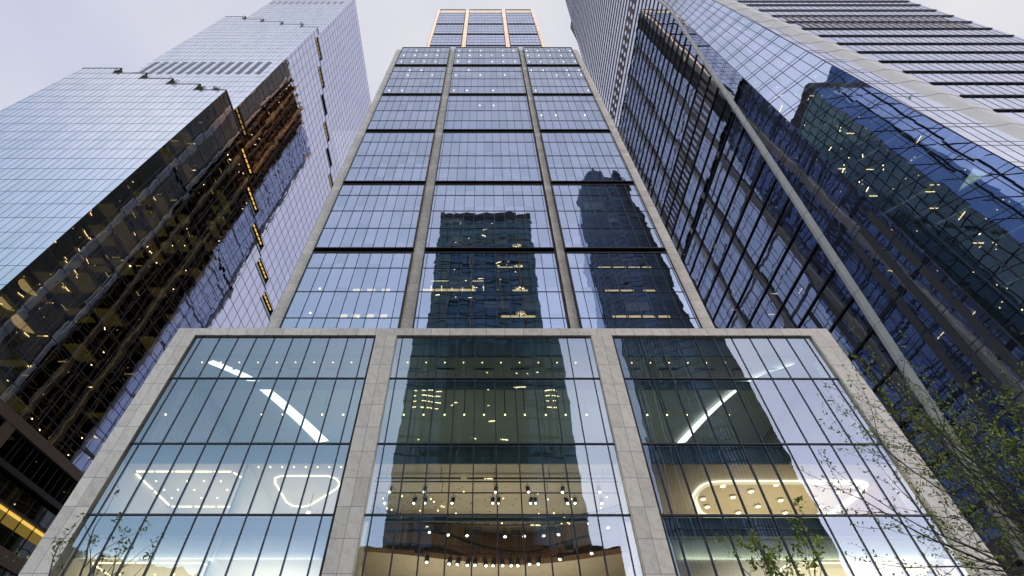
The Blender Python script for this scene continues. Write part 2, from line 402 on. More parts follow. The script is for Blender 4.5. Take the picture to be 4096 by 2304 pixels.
# side rooms (left and right of the hall), two storeys each, under slabs
for x0, x1, cm in ((-24.4, -9.2, LOWC), (10.8, 27.6, LOWC)):
    part('office_ceiling', cm, MB().box(x0, x1, GY+.46, 42, 18.20, 18.245))
    part('floor_slab', 'slab', MB().box(x0, x1, GY+.46, 42, 13.5, 14.5))
    part('bulkhead', 'ceil', MB().box(x0, x1, GY+.9, GY+1.1, 12.4, 13.49))
    part('office_ceiling', cm, MB().box(x0, x1, GY+1.12, 42, 12.40, 12.46))
    part('floor_slab', 'slab', MB().box(x0, x1, GY+.46, 42, 8.7, 9.7))
    part('back_wall', LOWC if x0 < 0 else WOODC, MB().box(x0, x1, 42.01, 42.2, 8.7, 18.2))
    part('side_wall', LOWC if x0 < 0 else WOODC, MB().box(x0-.02, x0+.12, GY+.46, 42, 9.71, 18.19))
    part('side_wall', LOWC if x0 < 0 else WOODC, MB().box(x1-.12, x1+.02, GY+.46, 42, 9.71, 18.19))
part('partition_wall', 'ceil', MB().box(-16.15, -16.0, GY+.7, 42, 9.71, 18.19))
# theatre behind the middle bay
part('theatre_ceiling', 'cream', MB().box(-9.1, 10.7, GY+.46, 46, 18.20, 18.245))
part('side_wall', 'cream', MB().box(-9.2, -9.1, GY+.46, 50, 4, 18.19))
part('side_wall', 'cream', MB().box(10.7, 10.8, GY+.46, 50, 4, 18.19))
part('back_wall', 'cream', MB().box(-9.1, 10.7, 50, 50.2, 4, 18.19))
# wood slat balcony front: curved, with fine vertical slats
m, nt, out = new_mat('wood_slats')
gp = N(nt, "ShaderNodeNewGeometry").outputs["Position"]
s3 = N(nt, "ShaderNodeSeparateXYZ"); L(nt, gp, s3.inputs[0])
fr_ = math_(nt, 'FRACT', math_(nt, 'MULTIPLY', s3.outputs[0], 5.5))
c_ = mixc(nt, math_(nt, 'LESS_THAN', fr_, 0.3), (0.42, 0.25, 0.15), (0.13, 0.075, 0.045))
p = N(nt, "ShaderNodeBsdfPrincipled"); L(nt, c_, p.inputs["Base Color"]); p.inputs["Roughness"].default_value = .5
L(nt, p.outputs[0], out.inputs[0]); M['slats'] = m
def lerp_list(P, n):
    out_ = []
    for i in range(n):
        t = i/(n-1)*(len(P)-1); k_ = min(int(t), len(P)-2); f_ = t-k_
        p0 = P[max(k_-1, 0)]; p1 = P[k_]; p2 = P[k_+1]; p3 = P[min(k_+2, len(P)-1)]
        out_.append(tuple(.5*((2*b)+(-a+c)*f_+(2*a-5*b+4*c-d)*f_*f_+(-a+3*b-3*c+d)*f_**3) for a, b, c, d in zip(p0, p1, p2, p3)))
    return out_
top = lerp_list([(-9.0,39.8),(-6.9,39.9),(-4.8,39.9),(-2.9,40.2),(-0.7,41.5),(1.6,42.2),(3.9,41.9),(5.5,40.9),(7.7,40.1),(10.6,39.6)], 60)
zb = lerp_list([(16.6,),(16.5,),(16.4,),(16.2,),(16.0,),(15.9,),(15.8,),(15.9,),(16.3,),(16.8,)], 60)
g = MB()
for i in range(59):
    a, b = top[i], top[i+1]
    g.quad((a[0],a[1]-.5,zb[i][0]), (b[0],b[1]-.5,zb[i+1][0]), (b[0],b[1],18.19), (a[0],a[1],18.19))
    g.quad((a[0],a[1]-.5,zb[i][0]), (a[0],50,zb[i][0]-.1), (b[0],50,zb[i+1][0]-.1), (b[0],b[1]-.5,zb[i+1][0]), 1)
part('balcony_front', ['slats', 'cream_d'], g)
g = MB()
for i in range(59):
    a, b = top[i], top[i+1]; za_ = zb[i][0]*.55+18.19*.45+.25*math.sin(i*.11); zb2 = zb[i+1][0]*.55+18.19*.45+.25*math.sin((i+1)*.11)
    g.beam((a[0], a[1]-.30, za_), (b[0], b[1]-.30, zb2), .10, .16)
part('balcony_rail', 'black', g)
low = lerp_list([(-9.0,36.3),(-6,36.9),(-3,37.8),(0,38.6),(3,38.9),(6,38.2),(8.5,37.2),(10.6,36.4)], 40)
g = MB()
for i in range(39):
    a, b = low[i], low[i+1]
    g.quad((a[0],a[1],14.75), (b[0],b[1],14.75), (b[0],b[1]+.1,15.15), (a[0],a[1]+.1,15.15))
part('balcony_front', 'slats', g)
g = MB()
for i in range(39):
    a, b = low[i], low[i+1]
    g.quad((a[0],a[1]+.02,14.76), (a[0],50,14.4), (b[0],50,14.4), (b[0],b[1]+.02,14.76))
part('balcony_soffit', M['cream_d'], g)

# light lines, coves and downlights of the podium ceilings
def ribbon(pts, w_, z, closed=False):
    g = MB(); n = len(pts)
    for i in range(n if closed else n-1):
        a = Vector((*pts[i], z)); b = Vector((*pts[(i+1) % n], z))
        d = (b-a).normalized(); s_ = Vector((-d.y, d.x, 0))*w_/2
        g.beam(a-d*w_*.3, b+d*w_*.3, w_, .04, up=(0,0,1))
    return g
def dashes(a, b, n, gap=.12):
    return [((a[0]+(b[0]-a[0])*(i+gap/2)/n, a[1]+(b[1]-a[1])*(i+gap/2)/n), (a[0]+(b[0]-a[0])*(i+1-gap/2)/n, a[1]+(b[1]-a[1])*(i+1-gap/2)/n)) for i in range(n)]
def line_light(segs, z, wd=.10):
    g = MB()
    for a, b in segs: g.beam((*a, z), (*b, z), wd, .05, up=(0,0,1))
    return part('line_light', 'line', g)
line_light(dashes((-24.1,31.6),(-17.4,31.6),5)+dashes((-17.4,31.6),(-16.3,34.2),1)+dashes((-24.2,31.8),(-24.0,36.9),2)+dashes((-24.0,37.0),(-17.0,37.0),4), 18.15)
tri = [(-14.9,33.2),(-14.7,32.5),(-14.2,32.2),(-10.9,32.2),(-10.4,32.6),(-10.3,33.4),(-10.7,34.1),(-13.3,36.8),(-13.9,37.0),(-14.6,36.9),(-14.9,36.2)]
part('line_light', 'line', ribbon(tri, .11, 18.15, True))
line_light(dashes((-23.6,31.6),(-16.9,31.6),5)+dashes((-16.9,31.6),(-16.3,33.3),1)+dashes((-23.6,31.7),(-23.6,35.6),2)+dashes((-23.6,35.7),(-17.0,35.7),4), 12.35)
def downlights(pts, z, r=.045, mt='warm_dot'):
    g = MB()
    for x, y in pts: g.tube([(x,y,z-.02),(x,y,z+.03)], r, 8)
    return part('downlight', mt, g)
d1 = [(-23.3,33.0),(-21.1,33.0),(-19.9,33.0),(-18.7,33.0),(-23.3,34.3),(-22.3,34.3),(-21.1,34.3),(-18.7,34.3),(-23.3,35.6),(-21.1,35.6),(-19.9,35.6)]
for x, y in d1: downlights([(x, y)], 18.16)
for x, y in d1[:8]: downlights([(x+.4, y+.6)], 12.36)
for i in range(9): downlights([(-15.4+i*.62*1.3, 31.0)], 18.16, .04)
# right rooms: rounded raised coves with glowing rims and ring lamps
def cove(pts, z, h=.5):
    n = len(pts); cxm = sum(p_[0] for p_ in pts)/n; cym = sum(p_[1] for p_ in pts)/n
    g = MB()
    for i in range(n):
        a = pts[i]; b = pts[(i+1) % n]
        g.quad((*a, z-.02), (*b, z-.02), (*b, z-.32), (*a, z-.32))
    rim = g.build('cove_rim', 'coldglow', tower)
    g = MB(); g.poly([(*p_, z-.05) for p_ in pts]); g.build('cove_panel', 'covepanel', tower)
    g = MB()
    for i in range(n):
        a = Vector((*pts[i], z-.1)); b = Vector((*pts[(i+1) % n], z-.1))
        g.beam(a, b, .42, .05, up=(0,0,1))
    g.build('cove_light', 'cove', tower)
M['coldglow'] = mat_emit('cove_rim_glow', (1.0, 0.80, 0.52), 1.4)
m = mat_plain('lit_cove_plaster', (0.72, 0.64, 0.52), .8, 0, .03); M['covepanel'] = m
def round_poly(P, r=.9, n=5):
    out_ = []; k_ = len(P)
    for i in range(k_):
        a = Vector(P[i-1]); b = Vector(P[i]); c = Vector(P[(i+1) % k_])
        u = (a-b); v = (c-b); ru = min(r, u.length*.45); rv = min(r, v.length*.45)
        s_ = b+u.normalized()*ru; e_ = b+v.normalized()*rv
        for j in range(n+1):
            t = j/n; out_.append(tuple(s_*(1-t)**2+b*2*t*(1-t)+e_*t*t))
    return out_
cove(round_poly([(15.4,35.2),(15.6,33.0),(17.0,32.8),(27.0,32.8),(27.45,34.2),(26.9,38.4),(17.0,38.4)], 1.0), 18.17)
cove(round_poly([(18.2,34.6),(18.2,31.3),(19.2,31.3),(26.2,31.3),(27.0,32.4),(26.8,35.5),(19,36.0)], 1.0), 12.37)

def arc_ribbon(P, z, wa, wb):
    P = lerp_list(P, 24); g = MB()
    for i in range(23):
        w0 = wa+(wb-wa)*i/23; w1 = wa+(wb-wa)*(i+1)/23
        a, b = P[i], P[i+1]
        g.quad((a[0]-w0/2,a[1],z-.25), (b[0]-w1/2,b[1],z-.25), (b[0]+w1/2,b[1],z-.02), (a[0]+w0/2,a[1],z-.02))
    return g
part('cove_light', 'coldcove', arc_ribbon([(-22.6,30.9),(-20.2,33.0),(-18.9,35.3),(-17.6,38.5),(-16.7,41.0),(-16.0,43.2)], 27.5, .5, 1.1))
part('cove_light', 'coldcove', arc_ribbon([(25.6,31.2),(23.3,32.8),(22.2,34.5),(20.9,37.9),(20.1,41),(19.6,43.4)], 27.5, .5, 1.1))
for i in range(30):
    x = -23.4+i*1.55
    if x < 27: downlights([(x, 31.15)], 27.48, .036, 'warm')
part('ceiling_slot', 'black', (lambda g: [g.box(-22.6+i*3.1, -20.9+i*3.1, 31.9, 32.05, 27.42, 27.46) for i in range(16)] and g)(MB()))

# pendant lamps in the tall hall
pend = thing('pendant_lamp', 'small bare warm bulb on a long thin rod behind the podium glass', 'pendant lamp', (0, 31.5, 22.7), 'row of pendant bulbs behind the podium glass')
MB().tube([(0,31.5,22.75),(0,31.5,25.2)], .035, 6).tube([(0,31.5,25.2),(0,31.5,27.5)], .012, 4).build('rod', 'black', pend)
MB().ball((0,31.5,22.68), .062, 10, 6).build('bulb', 'warm_dot', pend)
px_ = [-24.2,-20.0,-18.4,-16.9,-15.3,-12.3,-10.7,-6.1,-4.6,-3.0,-1.5,0.0,1.6,3.1,4.7,6.2,7.8,12.4,13.9,15.4,17.0,18.6,20.1]
for i, x in enumerate(px_):
    if i == 0: pend.location = (x, 31.5, 22.7)
    else: dup(pend, (x, 31.5, 22.7))
# ring lamps under the coves
ring = thing('ceiling_lamp', 'round glowing disc lamp under the upper lit ceiling cove', 'ceiling lamp', (0, 0, 0), 'disc lamps under the ceiling coves')
MB().tube([(0,0,0),(0,0,-.12)], [.20,.24], 14).build('shade', 'ceil', ring)
MB().tube([(0,0,-.121),(0,0,-.16)], [.19,.15], 14).build('lens', 'warm', ring)
rl = [(17.0,33.3),(18.3,35.0),(16.2,35.3),(16.9,36.6),(19.3,34.1),(22.0,35.5),(20.7,36.5),(19.6,37.6),(20.7,33.1),(24.4,35.2),(25.7,34.2),(25.5,36.5),(23.2,37.6),(26.3,33.3)]
for i, (x, y) in enumerate(rl):
    if i == 0: ring.location = (x, y, 18.1)
    else: dup(ring, (x, y, 18.1))
for x, y in [(18.9,32.0),(19.8,31.5+.3),(19.8,33.4),(22.0,32.1),(24.0,32.3),(24.3,34.0),(25.6,31.9)]:
    dup(ring, (x, y, 12.3), 'round glowing disc lamp under the lower lit ceiling cove')
# globe chandelier in the left room
ch = thing('chandelier', 'cluster of glowing glass globes hanging inside the triangular light line', 'chandelier', (-12.6, 35.0, 18.1))
MB().tube([(-12.6,35,18.2),(-12.6,35,16.9)], .03, 5).tube([(-12.6,35,16.9),(-13.1,35.2,16.5)], .02, 4).build('stem', 'black', ch)
g = MB()
for q in ((-12.6,35,16.8),(-13.1,35.2,16.4),(-12.9,34.9,15.9),(-12.5,35.2,15.8)): g.ball(q, .15, 10, 6)
g.build('globe', 'warm', ch)

# theatre rig: battens, trusses, lights
def batten(x0, x1, y, z, label):
    t = thing('lighting_batten', label, 'lighting bar', ((x0+x1)/2, y, z))
    MB().tube([(x0,y,z),(x1,y,z)], .05, 6).build('pipe', 'black', t)
    g = MB()
    for i in range(5):
        x = x0+(x1-x0)*(i+.5)/5; g.tube([(x,y,z),(x,y,18.2)], .02, 4)
    g.build('hanger', 'black', t)
batten(-8.4, 9.9, 31.1, 17.2, 'straight black lighting bar nearest the theatre ceiling edge by the glass')
batten(-8.4, 9.9, 32.6, 17.15, 'straight black lighting bar second from the glass under the theatre ceiling')
for (a, b, y) in ((-8.6, -1.6, 32.1), (-1.2, 9.8, 32.1)):
    part('track', 'black', MB().box(a, b, y-.05, y+.05, 17.9, 17.99))
def truss(P, label, hgt=.42):
    t = thing('lighting_truss', label, 'truss', P[len(P)//2])
    g = MB(); n = len(P)
    up = [(p_[0],p_[1],p_[2]+hgt) for p_ in P]
    g.tube(P, .035, 5).tube(up, .035, 5)
    for i in range(n-1):
        g.beam(P[i], up[i], .03); g.beam(up[i] if i % 2 else P[i], P[i+1] if i % 2 else up[i+1], .03)
    g.build('frame', 'black', t)
cu = lambda pts, n: [tuple(q) for q in lerp_list(pts, n)]
truss(cu([(-8.8,33.5,16.6),(-6.5,35.4,16.6),(-3,36.2,16.6),(1,36.5,16.6),(5,36.2,16.6),(8,35.2,16.6),(10.3,33.5,16.6)], 48), 'long curved black lighting truss under the cream theatre ceiling')
truss(cu([(-7,36.8,15.1),(-4,37.0,15.0),(-1,37.3,14.95),(2,37.4,14.95),(5,37.1,15.0)], 30), 'short curved black lighting truss below the slatted balcony front')
def stage_light(label, group, big=False):
    t = thing('stage_light', label, 'stage light', (0, 0, 0), group)
    k_ = 1.75 if big else 1.45
    MB().tube([(0,0,0),(0,0,-.12*k_)], .02, 5).tube([(-.11*k_,0,-.28*k_),(-.11*k_,0,-.12*k_),(.11*k_,0,-.12*k_),(.11*k_,0,-.28*k_)], .015, 4).build('yoke', 'black', t)
    MB().tube([(0,.10*k_,-.16*k_),(0,.04*k_,-.22*k_),(0,-.05*k_,-.42*k_),(0,-.07*k_,-.48*k_)], [.05*k_,.085*k_,.10*k_,.12*k_], 10).build('body', 'black', t)
    MB().tube([(0,-.072*k_,-.483*k_),(0,-.076*k_,-.50*k_)], .065*k_, 10).build('lens', 'spot', t)
    return t
sA = stage_light('small black can stage light clamped to a bar close to the glass', 'stage lights on the upper bars')
posA = [(-6.2,31.1,17.15),(-3.9,31.1,17.15),(0.8,31.1,17.15),(2.9,31.1,17.15),(5.2,31.1,17.15),(7.6,31.1,17.15)] + [(x,32.6,17.1) for x in (-6.7,-4.7,-4.0,-2.1,0.6,1.0,3.2,3.5,5.6,6.2,8.0)]
for i, q in enumerate(posA):
    if i == 0: sA.location = q
    else: dup(sA, q, rotz=rnd.uniform(-.6,.6))
sC = stage_light('black spotlight hanging from the long curved theatre truss', 'spotlights on the curved truss')
posC = [(-3.9,36.0,16.55),(-2.6,36.2,16.55),(-1.3,36.3,16.55),(1.5,36.5,16.55),(2.9,36.4,16.55),(4.2,36.3,16.55),(5.4,36.1,16.55),(8.6,34.9,16.55)]
for i, q in enumerate(posC):
    if i == 0: sC.location = q
    else: dup(sC, q, rotz=rnd.uniform(-.8,.8), scale=1.15)
sD = stage_light('bright black spotlight in the lowest row under the slatted balcony', 'lowest row of bright spotlights', True)
posD = [(-4.0,36.8,15.0),(-2.4,37.1,15.0),(-1.8,37.1,14.95),(-1.1,37.2,14.95),(-.6,37.2,14.95),(0.1,37.3,14.95),(.7,37.3,14.95),(1.3,37.3,14.95),(1.9,37.3,14.95),(2.4,37.3,14.95),(3.2,37.2,15.0),(3.9,37.1,15.0),(5.4,36.8,15.2),(7.5,36.0,15.3)]
for i, q in enumerate(posD):
    if i == 0: sD.location = q
    else: dup(sD, q, rotz=rnd.uniform(-.7,.7))
fl = thing('flood_light', 'square black panel floodlight hanging under the curved theatre truss', 'flood light', (0,0,0), 'square floodlights on the curved truss')
MB().tube([(-.3,0,-.35),(-.3,0,-.05),(.3,0,-.05),(.3,0,-.35)], .018, 4).build('bracket', 'black', fl)
MB().hexa([(-.28,-.14,-.6),(.28,-.14,-.6),(.28,.12,-.55),(-.28,.12,-.55),(-.28,-.06,-.2),(.28,-.06,-.2),(.28,.06,-.18),(-.28,.06,-.18)]).build('housing', 'dark', fl)
for i, q in enumerate([(-3.3,36.0,16.5),(-.5,36.3,16.4),(2.3,36.4,16.4),(4.8,36.1,16.5)]):
    if i == 0: fl.location = q
    else: dup(fl, q)
spk = thing('loudspeaker', 'black loudspeaker hanging at the far left of the theatre', 'loudspeaker', (0,0,0))
MB().tube([(0,0,0),(0,0,.9)], .02, 5).build('hanger', 'black', spk)
MB().hexa([(-.22,-.25,-.55),(.22,-.25,-.55),(.3,.2,-.55),(-.3,.2,-.55),(-.28,-.2,0),(.28,-.2,0),(.3,.25,0),(-.3,.25,0)]).build('cabinet', 'black', spk)
spk.location = (-7.1, 34.9, 15.1)
dup(spk, (-4.6, 36.4, 15.1), 'black loudspeaker hanging left of the lowest row of spotlights')
dup(spk, (6.1, 36.6, 15.4), 'black loudspeaker hanging right of the lowest row of spotlights')
# pin lights in the theatre ceiling
for i in range(95):
    x = rnd.uniform(-7.5, 9.2); y = 33.4+5.9*rnd.random()**.7
    g = MB().tube([(x,y,18.19),(x,y,18.16)], .045, 6, 0)
    if i % 2: g.ball((x+.1,y+.1,17.9), .05, 6, 4, 1)
    g.build('pin_light', ['dark', 'warm'], tower)
# soft light of the rooms: unseen area lights added below, facing the ceilings
def room_fill(name, loc, e, col, sx, sy, rot=(0,0,0)):
    l = bpy.data.lights.new(name, 'AREA'); l.energy = e; l.color = col; l.shape = 'RECTANGLE'; l.size = sx; l.size_y = sy
    o = bpy.data.objects.new(name, l); COL.objects.link(o); o.location = loc; o.rotation_euler = rot
room_fill('theatre_fill', (0.8, 38, 10.5), 1250, (1.0, 0.87, 0.68), 14, 8, (R_(180), 0, 0))
room_fill('office_fill', (-16.7, 36, 14.7), 850, (1.0, 0.84, 0.64), 13, 9, (R_(180), 0, 0))
room_fill('office_fill', (-16.7, 36, 9.9), 1500, (1.0, 0.90, 0.70), 13, 9, (R_(180), 0, 0))
room_fill('lounge_fill', (21, 36, 14.7), 600, (1.0, 0.78, 0.48), 12, 8, (R_(180), 0, 0))
room_fill('lounge_fill', (21, 35, 9.9), 900, (1.0, 0.90, 0.72), 12, 8, (R_(180), 0, 0))
room_fill('hall_fill', (1.6, 40, 19.6), 620, (0.94, 1.0, 0.80), 48, 8, (R_(180), 0, 0))

room_fill('bulkhead_fill', (-16.8, 30.75, 12.2), 60, (1.0, 0.95, 0.82), 14, .3, (R_(150), 0, 0))  # added strips without a fixture, only to brighten the bulkheads
room_fill('bulkhead_fill', (19.2, 30.75, 12.2), 90, (0.92, 1.0, 0.78), 15, .3, (R_(150), 0, 0))
# ---- tower shaft above the podium
TY = 40.0; PY = 40.6
UM = 1.54
tiers = [(29.6, 1.31), (1.341, 1.772), (1.804, 2.283), (2.322, 2.782), (2.819, 3.302), (3.348, 3.73)]
tz = []
for i, (a, b) in enumerate(tiers):
    tz.append((29.6 if i == 0 else a*TY+EYE, b*TY+EYE))
row_z = [[.8815, .998, 1.113, 1.229], [1.458, 1.574, 1.689], [1.919, 2.035, 2.177], [2.429, 2.563, 2.70], [2.933, 3.069, 3.206], [3.481, 3.62]]
row_z = [[z*TY+EYE for z in r] for r in row_z]
tpiers = [(-25.2, -23.85), (-9.85, -8.35), (10.05, 11.35), (25.4, 26.8)]
tb = [(-23.3, -9.9), (-8.05, 9.55), (11.25, 24.85)]
TOPZ = tz[-1][1]
for i, (a, b) in enumerate(tpiers):
    MB().box(a, b, PY, PY+1.2, 30.1, TOPZ+.5).build('pier', 'stone_t', tower)
def glaze(a, b, y, z0, z1, rows, mod, x_ref, jamb, gm='glass_t', mm='mull', mw=.035, back=True):
    wdw = MB().quad((a,y,z0),(b,y,z0),(b,y,z1),(a,y,z1)).build('window', gm, tower)
    g = MB()
    k_ = math.ceil((a-x_ref)/mod); x = x_ref+k_*mod
    while x < b-.2:
        if x > a+.2: g.box(x-mw, x+mw, y-.05, y+.08, z0, z1)
        x += mod
    for z in rows: g.box(a, b, y-.062, y+.09, z-mw, z+mw)
    g.build('mullion', mm, wdw)
    g = MB()
    g.box(a-.12, a-.001, y-.1, y+jamb, z0, z1).box(b+.001, b+.12, y-.1, y+jamb, z0, z1)
    g.box(a-.12, b+.12, y-.1, y+jamb, z0-.18, z0-.002).box(a-.12, b+.12, y-.1, y+jamb, z1+.002, z1+.16)
    g.build('window_frame', 'black', wdw)
    return wdw
for ti, (z0, z1) in enumerate(tz):
    for (a, b) in tb:
        glaze(a, b, TY, z0, z1, row_z[ti], UM, 0.0, .7)
# recess bands between the tiers, and inner floors
for ti in range(5):
    za, zb_ = tz[ti][1], tz[ti+1][0]
    for (a, b) in tb:
        MB().box(a-.12, b+.12, PY-.12, PY+.4, za-.3, zb_+.3).build('spandrel', 'black', tower)
allrows = sorted(z for r in row_z for z in r)
for i, z in enumerate(allrows):
    g = MB()
    for (a, b) in tb: g.box(a+.05, b-.05, TY+.12, PY+1.3, z-.25, z+.2)
    g.box(-23.2, 24.8, PY+1.31, 52, z-.25, z+.2)
    g.build('floor_slab', 'slab', tower)
g = MB()
for z in allrows:
    for (a, b) in tb: g.box(a+.05, b-.05, TY+.14, TY+.2, z-1.35, z-.26)
g.build('shadow_box', 'spandrel', tower)
MB().box(-23.3, 24.9, 52, 52.3, 30.2, TOPZ).box(-23.3, -23.1, PY+1.3, 52, 30.2, TOPZ).box(24.7, 24.9, PY+1.3, 52, 30.2, TOPZ).build('core_wall', 'inner', tower)
MB().box(-25.2, 26.8, PY+.1, 133, TOPZ, TOPZ+.4).build('roof', 'slab', tower)
# crown
CYP = 56.2; CM = 0.0271*CYP
cz = [(3.794, 4.07), (4.107, 4.381), (4.417, 4.775)]
cz = [(a*CYP+EYE, b*CYP+EYE) for a, b in cz]
cz = [(TOPZ+.4, 3.766*CYP+EYE)] + cz
CTOP = 4.913*CYP+EYE
cp = [(-23.4, -22.25), (-9.27, -7.6), (8.85, 10.5), (23.5, 24.6)]
cb = [(-22.0, -9.6), (-7.3, 8.5), (10.8, 23.2)]
for a, b in cp: MB().box(a, b, CYP+.2, CYP+1.2, TOPZ+.4, CTOP).build('pier', 'stone_t', tower)
for ti, (z0, z1) in enumerate(cz):
    n = 3 if ti else 13
    rows = [z0+(z1-z0)*(i+1)/(n+1) for i in range(n)]
    for (a, b) in cb:
        glaze(a, b, CYP, z0, z1, rows, CM, 0.1, .6, gm='glass_c', mw=.035)
for ti in range(3):
    for (a, b) in cb: MB().box(a-.2, b+.2, CYP+.4, CYP+.9, cz[ti][1]-.2, cz[ti+1][0]+.2).build('spandrel', 'bronze', tower)
M['screen'] = mat_plain('pale_metal_screen', (0.55, 0.52, 0.46), .6, 0, .05)
for (a, b) in cb:
    MB().box(a, b, CYP+.1, CYP+.3, cz[3][1]+.18, CTOP-.7).build('louvre_screen', 'screen', tower)
    MB().box(a-.2, b+.2, CYP-.15, CYP+.6, CTOP-.7, CTOP).build('coping', 'black', tower)
MB().box(-23.2, 24.5, CYP+.65, CYP+8, TOPZ+.5, CTOP-1.5).build('core_wall', 'inner', tower)
MB().box(-23.3, 24.6, CYP+1.25, 133, CTOP-1.4, CTOP-.9).build('roof', 'slab', tower)

# blinds, each let down to its own height
for i in range(46):
    ti = rnd.randint(0, 4); a, b = rnd.choice(tb); rs_ = row_z[ti]; z = rnd.choice(rs_)-1.36
    x = math.ceil((a+.2)/UM)*UM+UM*rnd.randint(0, max(0, int((b-a-1)/UM)-2))
    if x+UM > b-.2: continue
    MB().box(x+.06, x+UM*rnd.choice((1, 1, 2))-.06 if x+2*UM < b-.2 else x+UM-.06, TY+.3, TY+.33, z-rnd.uniform(.6, 2.4), z).build('blind', 'ceil', tower)
# lights behind the tower glass
lit = [(5, 0, .9), (5, 1, .9), (5, 2, .75), (4, 0, .6), (4, 2, .5), (4, 3, .45), (3, 1, .3), (3, 2, .35)]
g = MB()
def rows_of(ti): return row_z[ti]+[tz[ti][1]]
for ti, ri, pr in lit:
    zz = rows_of(ti)[min(ri, len(rows_of(ti))-1)]-1.3 if ri < len(rows_of(ti)) else tz[ti][0]+.6
    for (a, b) in tb:
        if ti == 3 and a < -20: continue
        x = a+.9
        while x < b-.3:
            if rnd.random() < pr: g.ball((x, TY+.45, zz), .17, 8, 4)
            x += 3.08
g.build('ceiling_light', 'warm_dot', tower)
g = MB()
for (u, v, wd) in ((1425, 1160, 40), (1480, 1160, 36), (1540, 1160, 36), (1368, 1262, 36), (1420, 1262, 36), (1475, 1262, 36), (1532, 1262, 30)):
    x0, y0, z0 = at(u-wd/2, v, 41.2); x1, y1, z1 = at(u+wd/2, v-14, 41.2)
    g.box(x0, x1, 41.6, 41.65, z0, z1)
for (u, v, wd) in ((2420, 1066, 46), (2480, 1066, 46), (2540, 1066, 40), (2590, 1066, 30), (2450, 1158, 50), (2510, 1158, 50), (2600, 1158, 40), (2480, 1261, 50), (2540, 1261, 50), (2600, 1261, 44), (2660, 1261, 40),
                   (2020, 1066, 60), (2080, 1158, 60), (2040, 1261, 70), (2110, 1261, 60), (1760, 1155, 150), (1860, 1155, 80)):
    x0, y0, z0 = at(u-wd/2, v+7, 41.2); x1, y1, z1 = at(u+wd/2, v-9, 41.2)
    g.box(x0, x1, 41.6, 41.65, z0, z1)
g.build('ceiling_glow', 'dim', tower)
g = MB()
for (u, v) in ((1723, 1155), (1765, 1155), (1806, 1152), (1849, 1155), (1890, 1155), (1933, 1155)):
    p0 = at(u, v+8, 41.0); p1 = at(u, v-12, 41.0); g.beam(p0, p1, .1, .1)
p0 = at(1723, 1124, 41.0); p1 = at(1935, 1124, 41.0); g.beam(p0, p1, .05, .05)
g.build('tube_light', 'line', tower)
for (u, v) in ((2066, 982), (2073, 1065), (2079, 1156), (2083, 1254)):
    c = at(u, v, 41.6); g = MB()
    for i in range(42):
        d = Vector((rnd.gauss(0,1), rnd.gauss(0,1), rnd.gauss(0,1))).normalized()*rnd.uniform(.3,.6)
        g.ball((c[0]+d.x*1.1, c[1]+d.y*.5, c[2]+d.z*.6), .035, 5, 3)
    t = thing('chandelier', 'ball of tiny lights hanging %s behind the middle bay of the shaft' % ('highest' if v < 1000 else 'second from the top' if v < 1100 else 'third from the top' if v < 1200 else 'lowest'), 'chandelier', c)
    g.build('bulb_cluster', 'warm', t)
for (u, v) in ((1341, 992), (1278, 1155), (1240, 1252), (1430, 1268)):
    c = at(u, v, 40.5); MB().ball(c, .13, 8, 5).build('downlight', 'warm_dot', tower)

# ---- sides of the shaft and podium
def side(x, sgn, y0, y1, z0, z1, mats, nb, floor, pier_w=1.7, dark=False, gm='glass_ts'):
    """side elevation in plane x: stone piers, glass bays with floor lines"""
    wbay = (y1-y0)/nb
    for i in range(nb+1):
        yc = y0+i*wbay
        MB().box(min(x, x+sgn*.8), max(x, x+sgn*.8), max(y0, yc-pier_w/2), min(y1, yc+pier_w/2), z0, z1).build('pier', mats, tower)
    for i in range(nb):
        a = y0+i*wbay+pier_w/2+.05; b = y0+(i+1)*wbay-pier_w/2-.05
        wdw = MB().quad((x, a, z0), (x, b, z0), (x, b, z1), (x, a, z1)).build('window', gm, tower)
        g = MB(); z = z0+floor; kk = 0
        while z < z1:
            t_ = .55 if kk % 4 == 3 else .09
            g.box(x-.06, x+.06, a, b, z-t_, z+t_); z += floor; kk += 1
        y = a+1.54
        while y < b-.3: g.box(x-.05, x+.05, y-.04, y+.04, z0, z1); y += 1.54*2
        g.build('mullion', 'mull', wdw)
# east side
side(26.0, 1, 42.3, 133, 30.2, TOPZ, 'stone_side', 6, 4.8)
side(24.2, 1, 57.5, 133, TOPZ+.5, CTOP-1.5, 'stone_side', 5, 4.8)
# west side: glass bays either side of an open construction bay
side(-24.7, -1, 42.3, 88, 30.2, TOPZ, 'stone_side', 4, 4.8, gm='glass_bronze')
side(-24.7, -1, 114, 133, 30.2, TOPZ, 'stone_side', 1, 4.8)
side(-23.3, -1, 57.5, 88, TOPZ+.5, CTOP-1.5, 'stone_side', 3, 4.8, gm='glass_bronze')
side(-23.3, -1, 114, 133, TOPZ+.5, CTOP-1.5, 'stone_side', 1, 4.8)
M['rust'] = mat_plain('brown_netting', (0.17, 0.11, 0.05), .9, 0, .6, .35)
M['ochre'] = mat_plain('ochre_guard_rail', (0.42, 0.30, 0.07), .8, 0, .3, 1)
g = MB(); z = 31
while z < CTOP-3:
    g.box(-25.3, -18, 88.9, 113.1, z, z+.35, 0); g.box(-25.6, -25.4, 88.9, 113.1, z+1.0, z+1.12, 1)
    for y in (90, 94, 98, 102, 106, 110): g.box(-25.2, -24.8, y-.25, y+.25, z+.35, z+4.8, 0)
    z += 4.8
for y in (93.5, 104.5): g.box(-26.6, -25.7, y-.8, y+.8, 30.2, CTOP-3, 0); g.box(-26.9, -26.65, y-.9, y-.6, 30.2, CTOP-3, 1)
g.build('construction_bay', ['rust', 'ochre'], tower)
